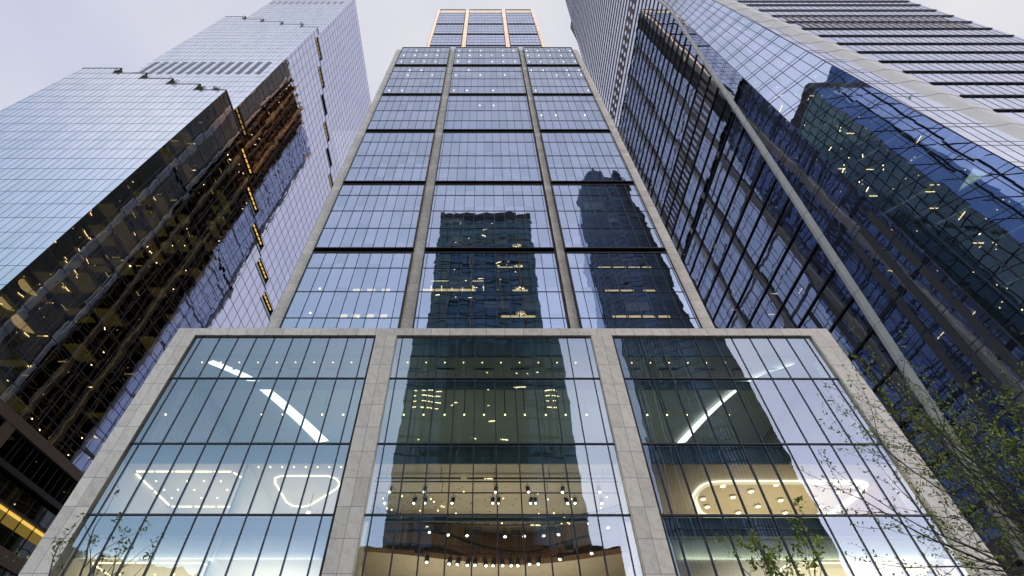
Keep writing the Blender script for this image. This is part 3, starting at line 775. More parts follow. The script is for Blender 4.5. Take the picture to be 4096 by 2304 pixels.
MB().box(-19, -18, 88.9, 113.1, 30.2, CTOP-3).build('core_wall', 'inner', tower)
g = MB()
for i in range(40):
    z = 32+4.8*rnd.randint(0, 48)+4.1; y = rnd.choice((89.5, 91.5, 96, 100, 107, 112)); g.ball((-25.6, y, z-.4), .16, 6, 4)
g.build('work_light', 'warm_dot', tower)
g = MB()
for i in range(60):
    z = 30.2+4.8*rnd.randint(1, 22)-.9; y = rnd.uniform(60, 87)
    g.box(-25.0, -24.9, y, y+rnd.choice((.3, .3, 1.6)), z, z+.12)
for i in range(50):
    z = 30.2+4.8*rnd.randint(1, 10)-.9; y = rnd.uniform(114, 131); g.box(-25.0, -24.9, y, y+rnd.choice((.3, 1.4)), z, z+.12)
g.build('office_light', 'amber', tower)
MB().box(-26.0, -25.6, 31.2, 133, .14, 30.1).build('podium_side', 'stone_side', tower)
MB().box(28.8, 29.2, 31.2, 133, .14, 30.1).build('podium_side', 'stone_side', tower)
MB().box(-24.6, 26, 42.3, 133, 29.61, 30.15).build('roof', 'slab', tower)
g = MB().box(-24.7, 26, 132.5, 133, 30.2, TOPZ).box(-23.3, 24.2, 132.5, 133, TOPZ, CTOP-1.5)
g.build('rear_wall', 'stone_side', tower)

# ------------------------------------------------------------------ left skyscraper with planted terraces
XL = -64.8
FH = 4.12
left = thing('terraced_skyscraper', 'pale mirror glass skyscraper stepping back in three planted blocks on the left', 'skyscraper', (-88, 80, 0))
def block(xs, tops, y, z_bot, y_next, name):
    """one block: a front wall made of stepped columns; xs has len(tops)+1 edges"""
    zt = max(tops)
    g = MB(); mu = MB()
    for i, t in enumerate(tops):
        g.quad((xs[i], y, z_bot), (xs[i+1], y, z_bot), (xs[i+1], y, t), (xs[i], y, t))
    wall = g.build('curtain_wall', 'glass_lf', left)
    mod = 1.53
    n = int((xs[-1]-xs[0])/mod)
    for j in range(1, n+1):
        x = xs[-1]-j*mod
        if x < xs[0]: break
        i = max(k for k in range(len(tops)) if xs[k] <= x+1e-6)
        mu.box(x-.022, x+.022, y-.02, y+.02, z_bot, tops[i])
    z = tops[-1]-FH
    while z > z_bot: mu.box(xs[0], xs[-1], y-.024, y+.02, z-.03, z+.03); z -= FH
    for i, t in enumerate(tops[:-1]):
        z = t-FH
        while z > tops[-1]-.1:
            mu.box(xs[0], xs[i+1], y-.024, y+.02, z-.03, z+.03); z -= FH*100
    mu.build('mullion', 'mull_l', wall)
    # terrace rims, floors and returns
    for i, t in enumerate(tops):
        a, b = xs[i], xs[i+1]
        MB().box(a, b, y-.05, y+.45, t+.003, t+.5).build('terrace_rim', 'dark', left)
        MB().box(a, b, y+.46, y_next, t-.4, t+.05).build('terrace_floor', 'slab', left)
        if i < len(tops)-1:
            MB().box(b-.25, b-.004, y+.02, y_next, tops[i+1]+.06, t-.41).build('terrace_wall', 'bronze', left)
    return wall
A_x = [-111.5, -100.7, -91.5, -82.3, -73.2, XL]
A_t = [142.0, 137.8, 133.5, 129.3, 125.0]
B_x = [-107.4, -98.8, -90.0, -80.8, -71.8, XL]
B_t = [225.6, 221.4, 217.2, 213.0, 208.8]
block(A_x, A_t, 43.0, 33.5, 48.2, 'a')
block(B_x, B_t, 48.2, 120.0, 50.9, 'b')
block([-103.3, XL], [278.3], 50.9, 205.0, 120, 'c')
for (a, b, y, zz) in ((-111.5, XL, 43.0, 142), (-107.4, XL, 48.2, 225.6)):
    MB().box(a-.02, a+.3, y+.02, 125, 0, zz).build('side_wall', 'glass_lf', left)
MB().box(-103.3, -103, 50.95, 125, 0, 278).build('side_wall', 'glass_lf', left)
# louvre stripes of the plant floors
for z0, z1, y, x0 in ((3.152*48.2+EYE, 3.397*48.2+EYE, 48.2, -107.4), (5.145*50.9+EYE, 5.245*50.9+EYE, 50.9, -103.3)):
    x = XL-1.53*2; g = MB()
    while x > x0+1.6:
        g.box(x-1.5, x-.03, y-.03, y+.03, z0, z1); x -= 3.0
    g.build('louvre', 'louvre', left)
# side wall facing the centre: floor-high cells, with terrace slots left open
slots = []                                   # (y0, y1, z_top)
for k_ in range(8): slots.append((48.3+9.4*k_, 48.3+9.4*k_+8.3, 125.0+4.12-.52-4.12*k_))
for k_ in range(7): slots.append((51.0+9.4*k_, 51.0+9.4*k_+8.3, 125.0+4.12*20-.52-4.12*k_))
g = MB(); mu = MB(); REAR = 134
def side_top(y): return 125.0 if y < 48.2 else (208.8 if y < 50.9 else 278.3)
zs = sorted(set([33.5]+[s_[2] for s_ in slots]+[s_[2]-3.5 for s_ in slots]+[125.0, 208.8, 278.3]))
ysr = sorted(set([43.0, 48.2, 50.9, REAR]+[s_[0] for s_ in slots]+[s_[1] for s_ in slots]))
for i in range(len(ysr)-1):
    y0, y1 = ysr[i], ysr[i+1]; ym = (y0+y1)/2; top_ = side_top(ym)
    zcuts = sorted(set([33.5, top_]+[v_ for s_ in slots if s_[0] < ym < s_[1] for v_ in (s_[2], s_[2]-3.5) if v_ < top_]))
    for j in range(len(zcuts)-1):
        z0, z1 = zcuts[j], zcuts[j+1]; zm = (z0+z1)/2
        if any(s_[0] < ym < s_[1] and s_[2]-3.5 < zm < s_[2] for s_ in slots): continue
        g.quad((XL, y1, z0), (XL, y0, z0), (XL, y0, z1), (XL, y1, z1))
sidew = g.build('curtain_wall', 'glass_ls', left)
def free(y, z): return not any(s_[0]-.02 < y < s_[1]+.02 and s_[2]-3.52 < z < s_[2]+.02 for s_ in slots)
z = 33.5+3.8
zz = []
z = 125.0
while z > 36: zz.append(z); z -= FH
z = 125.0+FH
while z < 277: zz.append(z); z += FH
for z in zz:
    y = 43.0 if z < 125 else (48.2 if z < 208 else 50.9)
    ya = y; y += 1.53
    seg0 = ya
    yy = ya
    while yy < REAR:
        ok = free(yy+.7, z)
        if not ok:
            if yy > seg0: mu.box(XL-.02, XL+.045, seg0, yy, z-.045, z+.045)
            seg0 = yy+1.53
        yy += 1.53
    if seg0 < REAR: mu.box(XL-.02, XL+.045, seg0, REAR, z-.045, z+.045)
y = 43.0+1.53*2
while y < REAR:
    top_ = side_top(y); cuts = sorted((s_[2]-3.5, s_[2]) for s_ in slots if s_[0] <= y <= s_[1])
    z = 33.5
    for c0, c1 in cuts+[(top_, top_)]:
        if c0 > z: mu.box(XL-.02, XL+.04, y-.035, y+.035, z, min(c0, top_))
        z = max(z, c1)
        if z >= top_: break
    y += 3.06
mu.build('mullion', 'mull_l', sidew)
# slots: golden lit terraces
for i, (y0, y1, zt) in enumerate(slots):
    zb_ = zt-3.5
    g = MB(); d = 2.6
    g.quad((XL-d, y0, zb_), (XL-d, y1, zb_), (XL-d, y1, zt), (XL-d, y0, zt), 0)          # back
    g.quad((XL, y0, zt), (XL, y1, zt), (XL-d, y1, zt), (XL-d, y0, zt), 0)                # soffit
    g.quad((XL, y0, zb_), (XL-d, y0, zb_), (XL-d, y1, zb_), (XL, y1, zb_), 2)
    g.quad((XL, y0, zb_), (XL-d, y0, zb_), (XL-d, y0, zt), (XL, y0, zt), 2)
    g.quad((XL, y1, zb_), (XL, y1, zt), (XL-d, y1, zt), (XL-d, y1, zb_), 2)
    yy = y0+.5
    while yy < y1-.6:
        if i not in (10, 12): g.box(XL-.95, XL-.55, yy+.1, yy+1.25, zt-.06, zt-.02, 1); g.box(XL-2.35, XL-2.15, yy+.1, yy+1.25, zt-.06, zt-.02, 1)
        yy += 1.53
    for yy in (y0+1.53, y0+3.06, y0+4.59, y0+6.12): g.box(XL-d+.02, XL-d+.12, yy-.05, yy+.05, zb_, zt, 2)
    g.build('terrace_recess', ['bronze', 'gold' if 0 < i < 8 else 'gold_dim', 'dark'], left)
    MB().box(XL-.5, XL+.09, y0-.6, y1+1.1, zb_-.35, zb_-.003).build('terrace_edge', 'dark', left)
    MB().box(XL-.25, XL-.18, y0, y1, zb_, zb_+1.1).build('railing', 'glass_pod', left)
MB().box(XL-.5, XL+.05, 43, 48.2, 125.01, 125.5).build('terrace_rim', 'dark', left)
MB().box(XL-.5, XL+.05, 48.2, 50.9, 208.81, 209.3).build('terrace_rim', 'dark', left)
# interior of the side: slabs with office lights seen through the dark lower glass
for i, z in enumerate(zz):
    if z < 200:
        g = MB().box(XL-9, XL-.12, 43.3 if z < 124 else 51.2, REAR-1, z-.5, z-.05); g.build('floor_slab', 'slab', left)
g = MB(); g2 = MB()
for i in range(120):
    z = rnd.choice([q for q in zz if q < 118])-.62; y = 43.8+abs(rnd.gauss(0, 1))*17
    if y > 115: continue
    x = XL-rnd.uniform(.6, 4)
    if rnd.random() < .2: g.box(x, x+.08, y, y+rnd.uniform(.6, 1.5), z, z+.04)
    elif rnd.random() < .25: g.box(x, x+rnd.uniform(.8, 1.8), y, y+.08, z, z+.04)
    else: g.ball((x, y, z), .09, 6, 4)
g.build('office_light', 'amber', left)
for i in range(70):
    z = rnd.choice([q for q in zz if q < 112])-.56; y = 44+abs(rnd.gauss(0, 1))*15
    if y < 112: MB().box(XL-rnd.uniform(3, 6), XL-.5, y, y+rnd.choice((1.4, 2.8, 4.4)), z-.02, z).build('ceiling_glow_panel', 'room', left)  # weak emission stands in for light falling on the room ceilings
for (y, z, a) in ((46.5, 54.2, 1.7), (50, 50.2, 2.0), (46, 50.2, 1.4)):
    g = MB(); P_ = [(XL-1.2-a*math.cos(t_*math.pi/8)*.9, y+a*math.sin(t_*math.pi/8), z) for t_ in range(-4, 5)]
    g.poly(P_); g.build('ceiling_glow_panel', 'dim', left)
MB().box(XL-10, XL-9.1, 43.3, REAR-1, 0, 124).box(XL-10, XL-9.1, 51.2, REAR-1, 124, 200).build('core_wall', 'inner', left)
MB().box(-111, XL-10.1, 43.5, 44, 0, 100).build('core_wall', 'inner', left)
MB().box(-103, XL-.3, 133, 134, 0, 278).build('rear_wall', 'glass_lf', left)
# base: bronze bands, black canopy line and gold lit lobby windows
bz = lambda k_: k_*64.8+EYE
MB().box(-111.5, XL+.35, 42.6, REAR, bz(.570), bz(.592)).build('cornice', 'bronze', left)
MB().box(XL-.2, XL+.30, 56.6, 58.6, bz(.508), bz(.570)-.003).build('pier', 'bronze', left)
MB().quad((XL, REAR, 0.14), (XL, 42.6, 0.14), (XL, 42.6, bz(.570)), (XL, REAR, bz(.570))).build('curtain_wall', mat_glass('dark_lobby_glass', refl=(.36,.35,.30), f0=.45, cell=(50, 2.9, 4.2), opaque=(.02,.02,.015), tilt=.004, wav=.006), left)
g = MB()
y = 43
while y < REAR: g.box(XL-.02, XL+.12, y-.06, y+.06, 0.2, bz(.570)); y += 2.9
g.box(XL-.05, XL+.9, 42.6, REAR, bz(.497), bz(.508)).box(XL-.05, XL+.45, 42.6, REAR, bz(.450), bz(.455))
g.build('mullion', 'black', left)
g = MB(); g2 = MB(); y = 43
while y < 90:
    g.box(XL+.02, XL+.10, y+.12, y+2.78, bz(.4435), bz(.4495)); g2.box(XL+.015, XL+.03, y+.12, y+2.78, bz(.425), bz(.4430))
    y += 2.9
g.build('soffit_light', 'gold', left)
g2.build('lit_lobby_wall', mat_emit('lobby_glow', (.8,.55,.12), .22), left)
MB().box(XL-.1, XL+.35, 42.6, REAR, bz(.365), bz(.392)).build('cornice', 'bronze', left)
MB().box(-111.5, XL-.01, 42.9, 43.1, 0.14, 33.5).build('base_wall', 'dark', left)

# leafy clumps
M['leaf_d'] = mat_plain('dark_shrub_leaf', (0.06, 0.10, 0.035), .7, 0, .5, 3)
M['leaf_y'] = mat_plain('yellow_green_shrub_leaf', (0.16, 0.19, 0.03), .7, 0, .35, 3)
M['leaf_b'] = mat_plain('brown_twig_leaf', (0.14, 0.10, 0.08), .8, 0, .3, 3)
M['spring'] = mat_plain('spring_leaf', (0.33, 0.40, 0.05), .6, 0, .45, 2.5)
M['spring_d'] = mat_plain('young_green_leaf', (0.16, 0.24, 0.05), .6, 0, .4, 2.5)
M['bark'] = mat_plain('grey_bark', (0.10, 0.085, 0.075), .85, 0, .35, 8)
def leaf(g, c, s_, mi=0):
    d = Vector((rnd.gauss(0,1), rnd.gauss(0,1), rnd.gauss(0,1))).normalized()
    e = d.cross(Vector((rnd.gauss(0,1), rnd.gauss(0,1), rnd.gauss(0,1)))).normalized()
    c = Vector(c); s2 = s_*rnd.uniform(.6, 1.3)
    g.quad(c-d*s2, c+e*s2*.42, c+d*s2, c-e*s2*.42, mi)
def shrub(loc, r, h, mat, n, label, loose=False):
    t = thing('shrub', label, 'shrub', loc, 'shrubs on the terraces of the left skyscraper')
    g = MB(); st = MB()
    for i in range(7):
        a = rnd.uniform(0, 6.28); rr = r*rnd.uniform(.3, .9)
        st.tube([loc, (loc[0]+math.cos(a)*rr*.4, loc[1]+math.sin(a)*rr*.4, loc[2]+h*.5), (loc[0]+math.cos(a)*rr, loc[1]+math.sin(a)*rr, loc[2]+h*rnd.uniform(.7,1))], [.05,.035,.015], 4)
    for i in range(n):
        a = rnd.uniform(0, 6.28); u = rnd.uniform(-1, 1); q = rnd.random()**(.33 if not loose else .6)
        k_ = 1+.25*math.sin(a*3+u*4)
        g_ = (loc[0]+r*q*k_*math.cos(a)*math.sqrt(1-u*u), loc[1]+r*q*k_*math.sin(a)*math.sqrt(1-u*u), loc[2]+h*.55+h*.5*q*u*k_)
        leaf(g, g_, .16)
    g.build('foliage', mat, t); st.build('stem', 'bark', t)
for k_, (xo, zo, r, h, mt, n, lb, lo_) in enumerate((
    (-100.2, 137.85, 1.1, 2.6, 'leaf_d', 500, 'dark green shrub on the highest step of the near block', False),
    (-90.6, 133.6, 1.2, 2.6, 'leaf_b', 160, 'bare brown shrub on the second step of the near block', True),
    (-80.9, 129.3, 1.4, 3.0, 'leaf_d', 420, 'loose tall green shrub on the third step of the near block', True),
    (-71.9, 125.1, 1.15, 2.5, 'leaf_y', 750, 'dense yellow-green shrub on the lowest step of the near block', False),
    (-67.7, 125.1, 1.0, 1.6, 'leaf_y', 500, 'low round yellow-green shrub nearest the corner of the near block', False),
    (-98.6, 221.4, 1.3, 3.2, 'leaf_b', 220, 'thin brown shrub on the highest step of the middle block', True),
    (-89.7, 217.2, 1.3, 2.8, 'leaf_b', 260, 'brown shrub on the second step of the middle block', True),
    (-80.3, 213.0, 1.2, 2.0, 'leaf_b', 160, 'small brown shrub on the third step of the middle block', True),
    (-72.5, 213.0, 1.0, 2.2, 'leaf_b', 160, 'small bare shrub near the lowest step of the middle block', True))):
    shrub((xo, (43.42 if zo < 200 else 48.6), zo), r, h, mt, n, lb, lo_)

# ------------------------------------------------------------------ right skyscraper
XR, YF = 51.8, 25.75
right = thing('faceted_skyscraper', 'dark finned glass skyscraper with a chamfered mirror corner edged in pale metal on the right', 'skyscraper', (78, 60, 0))
def L1l(z): r = (z-EYE)/XR; return XR*(.604+max(0, 2.95-r)*.1415)
def L1r(z): r = (z-EYE)/XR; return L1l(z)-XR*(.020+.012*max(0, min(1, (2.95-r)/1.5)))
def F1y(z): r = (z-EYE)/XR; return min(XR*(.592+(2.86-r)*.0373), L1r(z)-.05)
def zf(z): return (z-EYE)/YF
def L2u(z): return YF*(2.572+(3.827-min(zf(z), 5.94))*.1186)
def L2l(z): return YF*(2.408+(3.557-min(zf(z), 5.94))*.1208)
def F2x(z): return min(YF*(2.231+(4.678-zf(z))*.0353), L2l(z)-.05)
def BK(z): r = (z-EYE)/XR; return XR*(1.31+(6.636-r)*.1413)
lev = [EYE+XR*(1.067+.1045*k_) for k_ in range(-10, 15)]
lev += [EYE+XR*(2.609+.079*j) for j in range(0, 62)]
lev = [z for z in lev if z > 1]
ztop = lev[-1]
gS, gD, gM, gW, gF, s1, s2 = MB(), MB(), MB(), MB(), MB(), MB(), MB()
mS, mD, mM, mF = MB(), MB(), MB(), MB(); from collections import defaultdict; lv = defaultdict(MB); pf = defaultdict(MB)
sp1 = MB()
for i in range(len(lev)-1):
    a, b = lev[i], lev[i+1]
    gS.quad((XR, BK(a), a), (XR, L1l(a), a), (XR, L1l(b), b), (XR, BK(b), b))
    gD.quad((XR, L1r(a), a), (XR, F1y(a), a), (XR, F1y(b), b), (XR, L1r(b), b))
    gM.quad((XR, F1y(a), a), (F2x(a), YF, a), (F2x(b), YF, b), (XR, F1y(b), b))
    gW.quad((F2x(a), YF, a), (L2l(a), YF, a), (L2l(b), YF, b), (F2x(b), YF, b))
    xe = YF*4.06
    gF.quad((L2u(a), YF, a), (xe, YF, a), (xe, YF, b), (L2u(b), YF, b))
    # folded metal trims
    for g_, A, B, C in ((s1, lambda z: (XR, L1l(z), z), lambda z: (XR-.35, (L1l(z)*.45+L1r(z)*.55), z), lambda z: (XR, L1r(z), z)),):
        g_.quad(A(a), B(a), B(b), A(b)).quad(B(a), C(a), C(b), B(b))
    A, B, C = (lambda z: (L2l(z), YF, z)), (lambda z: (L2l(z)*.55+L2u(z)*.45, YF-.45, z)), (lambda z: (L2u(z), YF, z))
    s2.quad(A(a), B(a), B(b), A(b)).quad(B(a), C(a), C(b), B(b))
    sp1.beam((XR-.37, L1l(a)*.45+L1r(a)*.55, a), (XR-.01, L1r(a)-.0, a), .03).beam((XR-.37, L1l(a)*.45+L1r(a)*.55, a), (XR-.01, L1l(a), a), .03)
    sp1.beam((L2l(a)*.55+L2u(a)*.45, YF-.47, a), (L2u(a), YF-.01, a), .04).beam((L2l(a)*.55+L2u(a)*.45, YF-.47, a), (L2l(a), YF-.01, a), .03)
    # mullions
    y = XR*.6
    while y < BK(a):
        if y > L1l(a)+.1 and y > L1l(b) and y < BK(b): mS.box(XR-.03, XR+.02, y-.035, y+.035, a, b)
        elif F1y(a) < y < L1r(b): mD.box(XR-.03, XR+.02, y-.035, y+.035, a, b)
        y += 3.12 if True else 1
    mD.box(XR-.035, XR+.02, F1y(a), L1r(a), a-.04, a+.04).box(XR-.035, XR+.02, F1y(a), L1r(a), a+.86, a+.91)
    n = 6
    for j in range(n+1):
        t = j/n; w_ = .10 if j in (0, n) else .07
        p0 = (XR+(F2x(a)-XR)*t, F1y(a)+(YF-F1y(a))*t, a); p1 = (XR+(F2x(b)-XR)*t, F1y(b)+(YF-F1y(b))*t, b)
        mM.beam((p0[0]-.02, p0[1]-.02, p0[2]), (p1[0]-.02, p1[1]-.02, p1[2]), w_, w_, up=(1, 1, 0))
    for dz, w_ in ((0, .07), (.95, .035)):
        z = a+dz
        mM.beam((XR-.02, F1y(z)-.02, z), (F2x(z)-.02, YF-.02, z), w_, w_)
    mF.box(F2x(a), L2l(a), YF-.03, YF+.02, a-.035, a+.035)
    mF.box(F2x(a), L2l(a), YF-.03, YF+.02, a+1.06, a+1.09)
    x = YF*2.2
    while x < xe:
        if (F2x(a) < x < L2l(a) and F2x(b) < x < L2l(b)) or (x > L2u(a)+.1 and x > L2u(b)+.05): mF.box(x-.025, x+.025, YF-.03, YF+.02, a, b)
        x += 1.56
    r = (a-EYE)/XR
    if 2.06 < r < 2.27:                                # plant floors: alternate blanks
        x = L2u(a)+1.2
        while x < xe-4: lv[('f', i)].box(x, x+.78, YF-.045, YF+.02, a+.3, b-.5); x += 1.56
        y = L1l(a)+1
        while y < BK(a)-1: lv[('s', i)].box(XR-.045, XR+.02, y, y+.78, a+.3, b-.5); y += 1.56
    if 3.60 < r < 3.76:
        y = L1l(a)+1
        while y < BK(a)-1: lv[('u', i)].box(XR-.045, XR+.02, y, y+1.6, a+.3, b-.3); y += 3.12
    if r < 1.0 :
        for t in (.10, .34, .58):
            ya = F1y(a)+(L1r(a)-F1y(a))*t; yb = F1y(b)+(L1r(b)-F1y(b))*t
            pf[t].hexa([(XR-.06,ya,a+.2),(XR-.02,ya,a+.2),(XR-.02,ya+1.0,a+.2),(XR-.06,ya+1.0,a+.2),(XR-.06,yb,b-.05),(XR-.02,yb,b-.05),(XR-.02,yb+1.0,b-.05),(XR-.06,yb+1.0,b-.05)])
        for dy in (3.5, 7.5):
            pf[dy].box(XR-.05, XR+.02, L1l(a)+dy, L1l(a)+dy+.9, a+.3, b-.3)
wS = gS.build('curtain_wall', 'glass_rs', right); mS.build('mullion', 'mull', wS)
wD = gD.build('facet_window', 'glass_rs', right); mD.build('mullion', 'mull', wD)
wM = gM.build('facet_window', 'glass_rc', right); mM.build('mullion', 'mull', wM)
wW = gW.build('facet_window', 'glass_rf', right)
wF = gF.build('curtain_wall', 'glass_rf', right); mF.build('mullion', 'mull', wF)
t1 = s1.build('metal_trim', 'paint', right); t2 = s2.build('metal_trim', 'paint', right); sp1.build('trim_joint', 'mull', t1)
for k_, q in lv.items(): q.build('louvre', 'louvre_d' if k_[0] == 'u' else 'louvre_b', right)
for q in pf.values(): q.build('perforated_panel', 'perf', right)
for i, z in enumerate(lev[1:-1]):
    th = .25 if z < 140 else .19
    MB().box(XR-.24, XR-.04, L1l(z)+.05, BK(z)+.1, z-th/2, z+th/2).build('sun_fin', 'black', right)
    if i < 34: MB().box(L2u(z)+.1, YF*4.04, YF-.23, YF-.04, z-th/2-.02, z+th/2+.02).build('front_fin', 'black', right)
# inside: slabs, core, lights
for z in lev[:34]:
    g = MB()
    g.poly([(XR+.3, F1y(z)+.3, z-.12), (F2x(z)+.2, YF+.35, z-.12), (96, YF+.35, z-.12), (96, BK(z)-1, z-.12), (XR+.3, BK(z)-1, z-.12)][::-1])
    g.poly([(XR+.3, F1y(z)+.3, z+.2), (F2x(z)+.2, YF+.35, z+.2), (96, YF+.35, z+.2), (96, BK(z)-1, z+.2), (XR+.3, BK(z)-1, z+.2)])
    g.build('floor_slab', 'slab', right)
MB().box(62, 96, 37, 90, 0, ztop).build('core_wall', 'inner', right)
g = MB()
for i in range(260):
    z = rnd.choice(lev[4:26])-.3
    if rnd.random() < .45:
        y = rnd.uniform(F1y(z)+2, 80); x = XR+rnd.uniform(.6, 4)
    else:
        t = rnd.random(); q = rnd.uniform(.8, 6)
        x = XR+(F2x(z)-XR)*t+q*.7; y = F1y(z)+(YF-F1y(z))*t+q*.7
    if rnd.random() < .8: g.ball((x, y, z), .06, 6, 4)
    elif rnd.random() < .5: g.box(x, x+.08, y, y+1.2, z, z+.05)
    else: g.box(x, x+1.2, y, y+.08, z, z+.05)
g.build('office_light', 'warm', right)
g = MB()
for z in lev[5:20]:
    for k_ in range(2):
        t = rnd.random(); x = XR+(F2x(z)-XR)*t+1.4; y = F1y(z)+(YF-F1y(z))*t+1.4
        g.beam((x, y, z-.3), (x+2.2, y-2.2, z-.3), .28, .05, up=(0,0,1))
g.build('ceiling_glow_panel', mat_emit('cool_panel_glow', (.75, .9, .8), .22), right)
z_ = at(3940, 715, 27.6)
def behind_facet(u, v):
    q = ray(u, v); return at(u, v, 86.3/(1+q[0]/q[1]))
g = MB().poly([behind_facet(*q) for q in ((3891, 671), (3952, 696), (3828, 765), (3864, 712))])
g.build('glow_panel', mat_emit('pale_panel_glow', (.80, .95, .70), 1.2), right)  # pale glowing shape set just behind the facet glass
MB().box(XR+.5, YF*4.06, BK(0)-60, BK(0)-59, 0, 200).build('rear_wall', 'inner', right)

# ------------------------------------------------------------------ buildings across the street, seen only in the glass
def slab_tower(name, label, x0, x1, y0, y1, h, gm, fl_, mod, frame='mull', mw=.12, group=None):
    t = thing(name, label, 'building', ((x0+x1)/2, (y0+y1)/2, 0))
    MB().box(x0, x1, y0, y1, 0, h).build('glass_wall', gm, t)
    g = MB(); z = fl_
    while z < h-.5: g.box(x0-.1, x1+.1, y0-.1, y1+.1, z-.12, z+.12); z += fl_
    g.build('floor_line', frame, t)
    g = MB(); x = x0+mod
    while x < x1: g.box(x-mw/2, x+mw/2, y1, y1+.16, 0, h); x += mod
    y = y0+mod
    while y < y1: g.box(x1, x1+.16, y-mw/2, y+mw/2, 0, h).box(x0-.16, x0, y-mw/2, y+mw/2, 0, h); y += mod
    g.build('mullion', frame, t)
    return t
M['tealframe'] = mat_plain('dark_teal_metal', (0.03, 0.06, 0.065), .6)
tt = slab_tower('glass_slab_tower', 'teal glass slab tower mirrored in the middle bays of the central building', -18.2, 18.7, -72, -31, 174, 'glass_teal', 4.4, 3.1, 'tealframe', .16)
MB().box(18.72, 19.0, -71.9, -31.1, 0, 168.9).build('glass_wall', 'glass_side', tt)
g = MB(); z = 4.4
while z < 168: g.box(18.9, 19.15, -72, -31.2, z-.08, z+.08); z += 8.8
for y in range(-71, -31, 8): g.box(18.9, 19.3, y-.09, y+.09, 0, 168.8)
g.build('grid', 'dark', tt)
MB().box(-18.3, 18.8, -72.1, -30.9, 169, 174.3).build('parapet', 'dark', tt)
g = MB()
for i in range(8): g.box(-16+i*4.4, -14.6+i*4.4, -36, -34, 174.3, 175.6)
g.build('roof_unit', 'dark', tt)
g = MB()
for i in range(60):
    z = 4.4*rnd.randint(3, 38)-.7; x = rnd.uniform(-17, 17); g.box(x, x+rnd.choice((.4, 1.6)), -30.95, -30.86, z, z+.14)
for z in (64.5, 66, 67.5, 69):
    for x in (-16, -14, -12.6, -11, 14, 15.5): g.box(x, x+rnd.uniform(.7, 1.4), -30.95, -30.86, z, z+.15)
g.build('office_light', 'warm', tt)
low_b = thing('low_block', 'low brown block below the teal slab mirrored at the bottom of the middle bay', 'building', (0, -31, 0))
MB().box(-22, 23.4, -30.8, -28, 0.14, 34).build('wall', 'bronze', low_b)
navy = slab_tower('navy_tower', 'dark blue gridded tower mirrored in the chamfered corner of the right skyscraper', -34, 34, -175, -130, 300, 'glass_navy', 8.4, 6.2, 'dark', .5)
curve = thing('curved_tower', 'blue curved glass tower with two rounded tops mirrored in the right bays', 'building', (82, -95, 0))
g = MB(); mu = MB(); n = 18
def cpt(i, z):
    t = i/(n-1); x = 55.7+(107-55.7)*t; taper = (z/322)*11
    x = x+(taper*(1-t)) ; y = -81-16*(2*t-1)**2 - (3 if z > 200 else 0)
    return x, y
for i in range(n-1):
    t = i/(n-1); hh = 296+26*abs(math.sin(t*math.pi*2.0))
    t2_ = (i+1)/(n-1); h2 = 296+26*abs(math.sin(t2_*math.pi*2.0))
    a0, b0 = cpt(i, 0), cpt(i+1, 0); a1, b1 = cpt(i, 300), cpt(i+1, 300)
    g.quad((*b0, 0), (*a0, 0), (a1[0], a1[1]+3*0, hh), (b1[0], b1[1], h2))
    z = 4
    while z < hh-1:
        f_ = z/hh; pa = (a0[0]+(a1[0]-a0[0])*f_, a0[1]+(a1[1]-a0[1])*f_+.12, z); pb = (b0[0]+(b1[0]-b0[0])*f_, b0[1]+(b1[1]-b0[1])*f_+.12, z)
        mu.beam(pa, pb, .11, .2); z += 4.0
    for q_ in (0, .34, .67):
        m0 = (a0[0]+(b0[0]-a0[0])*q_, a0[1]+(b0[1]-a0[1])*q_+.12, 0); m1 = (a1[0]+(b1[0]-a1[0])*q_, a1[1]+(b1[1]-a1[1])*q_+.12, hh+(h2-hh)*q_); mu.beam(m0, m1, .26 if q_ == 0 else .16, .25)
a0, b0 = cpt(0, 0), cpt(n-1, 0)
a1, b1 = cpt(0, 300), cpt(n-1, 300)
g.quad((*a0, 0), (a0[0]+4, -125, 0), (a1[0]+4, -125, 296), (*a1, 296)).quad((b0[0], -125, 0), (*b0, 0), (*b1, 296), (b1[0], -125, 296)).quad((a0[0]+4, -125, 0), (b0[0], -125, 0), (b1[0], -125, 296), (a1[0]+4, -125, 296))
g.build('glass_wall', 'glass_blue', curve); mu.build('mullion', 'dark', curve)
# unseen far blocks, added to keep the low sun off the lower storeys
cx_, cy_ = SUN_D.x*1500, SUN_D.y*1500
for i in range(9):
    off = (i-4)*78
    x = cx_+(-SUN_D.y)*off; y = cy_+SUN_D.x*off
    t = thing('sun_blocker', 'unseen grey block added far behind the viewer to hold off the low sun', 'building', (x, y, 0), 'unseen blocks shading the lower storeys')
    hh = 430
    MB().box(x-48, x+48, y-48, y+48, 0, hh).build('wall', 'slab', t)
    MB().box(x-30, x+30, y-30, y+30, hh, hh+6).build('roof', 'slab', t)

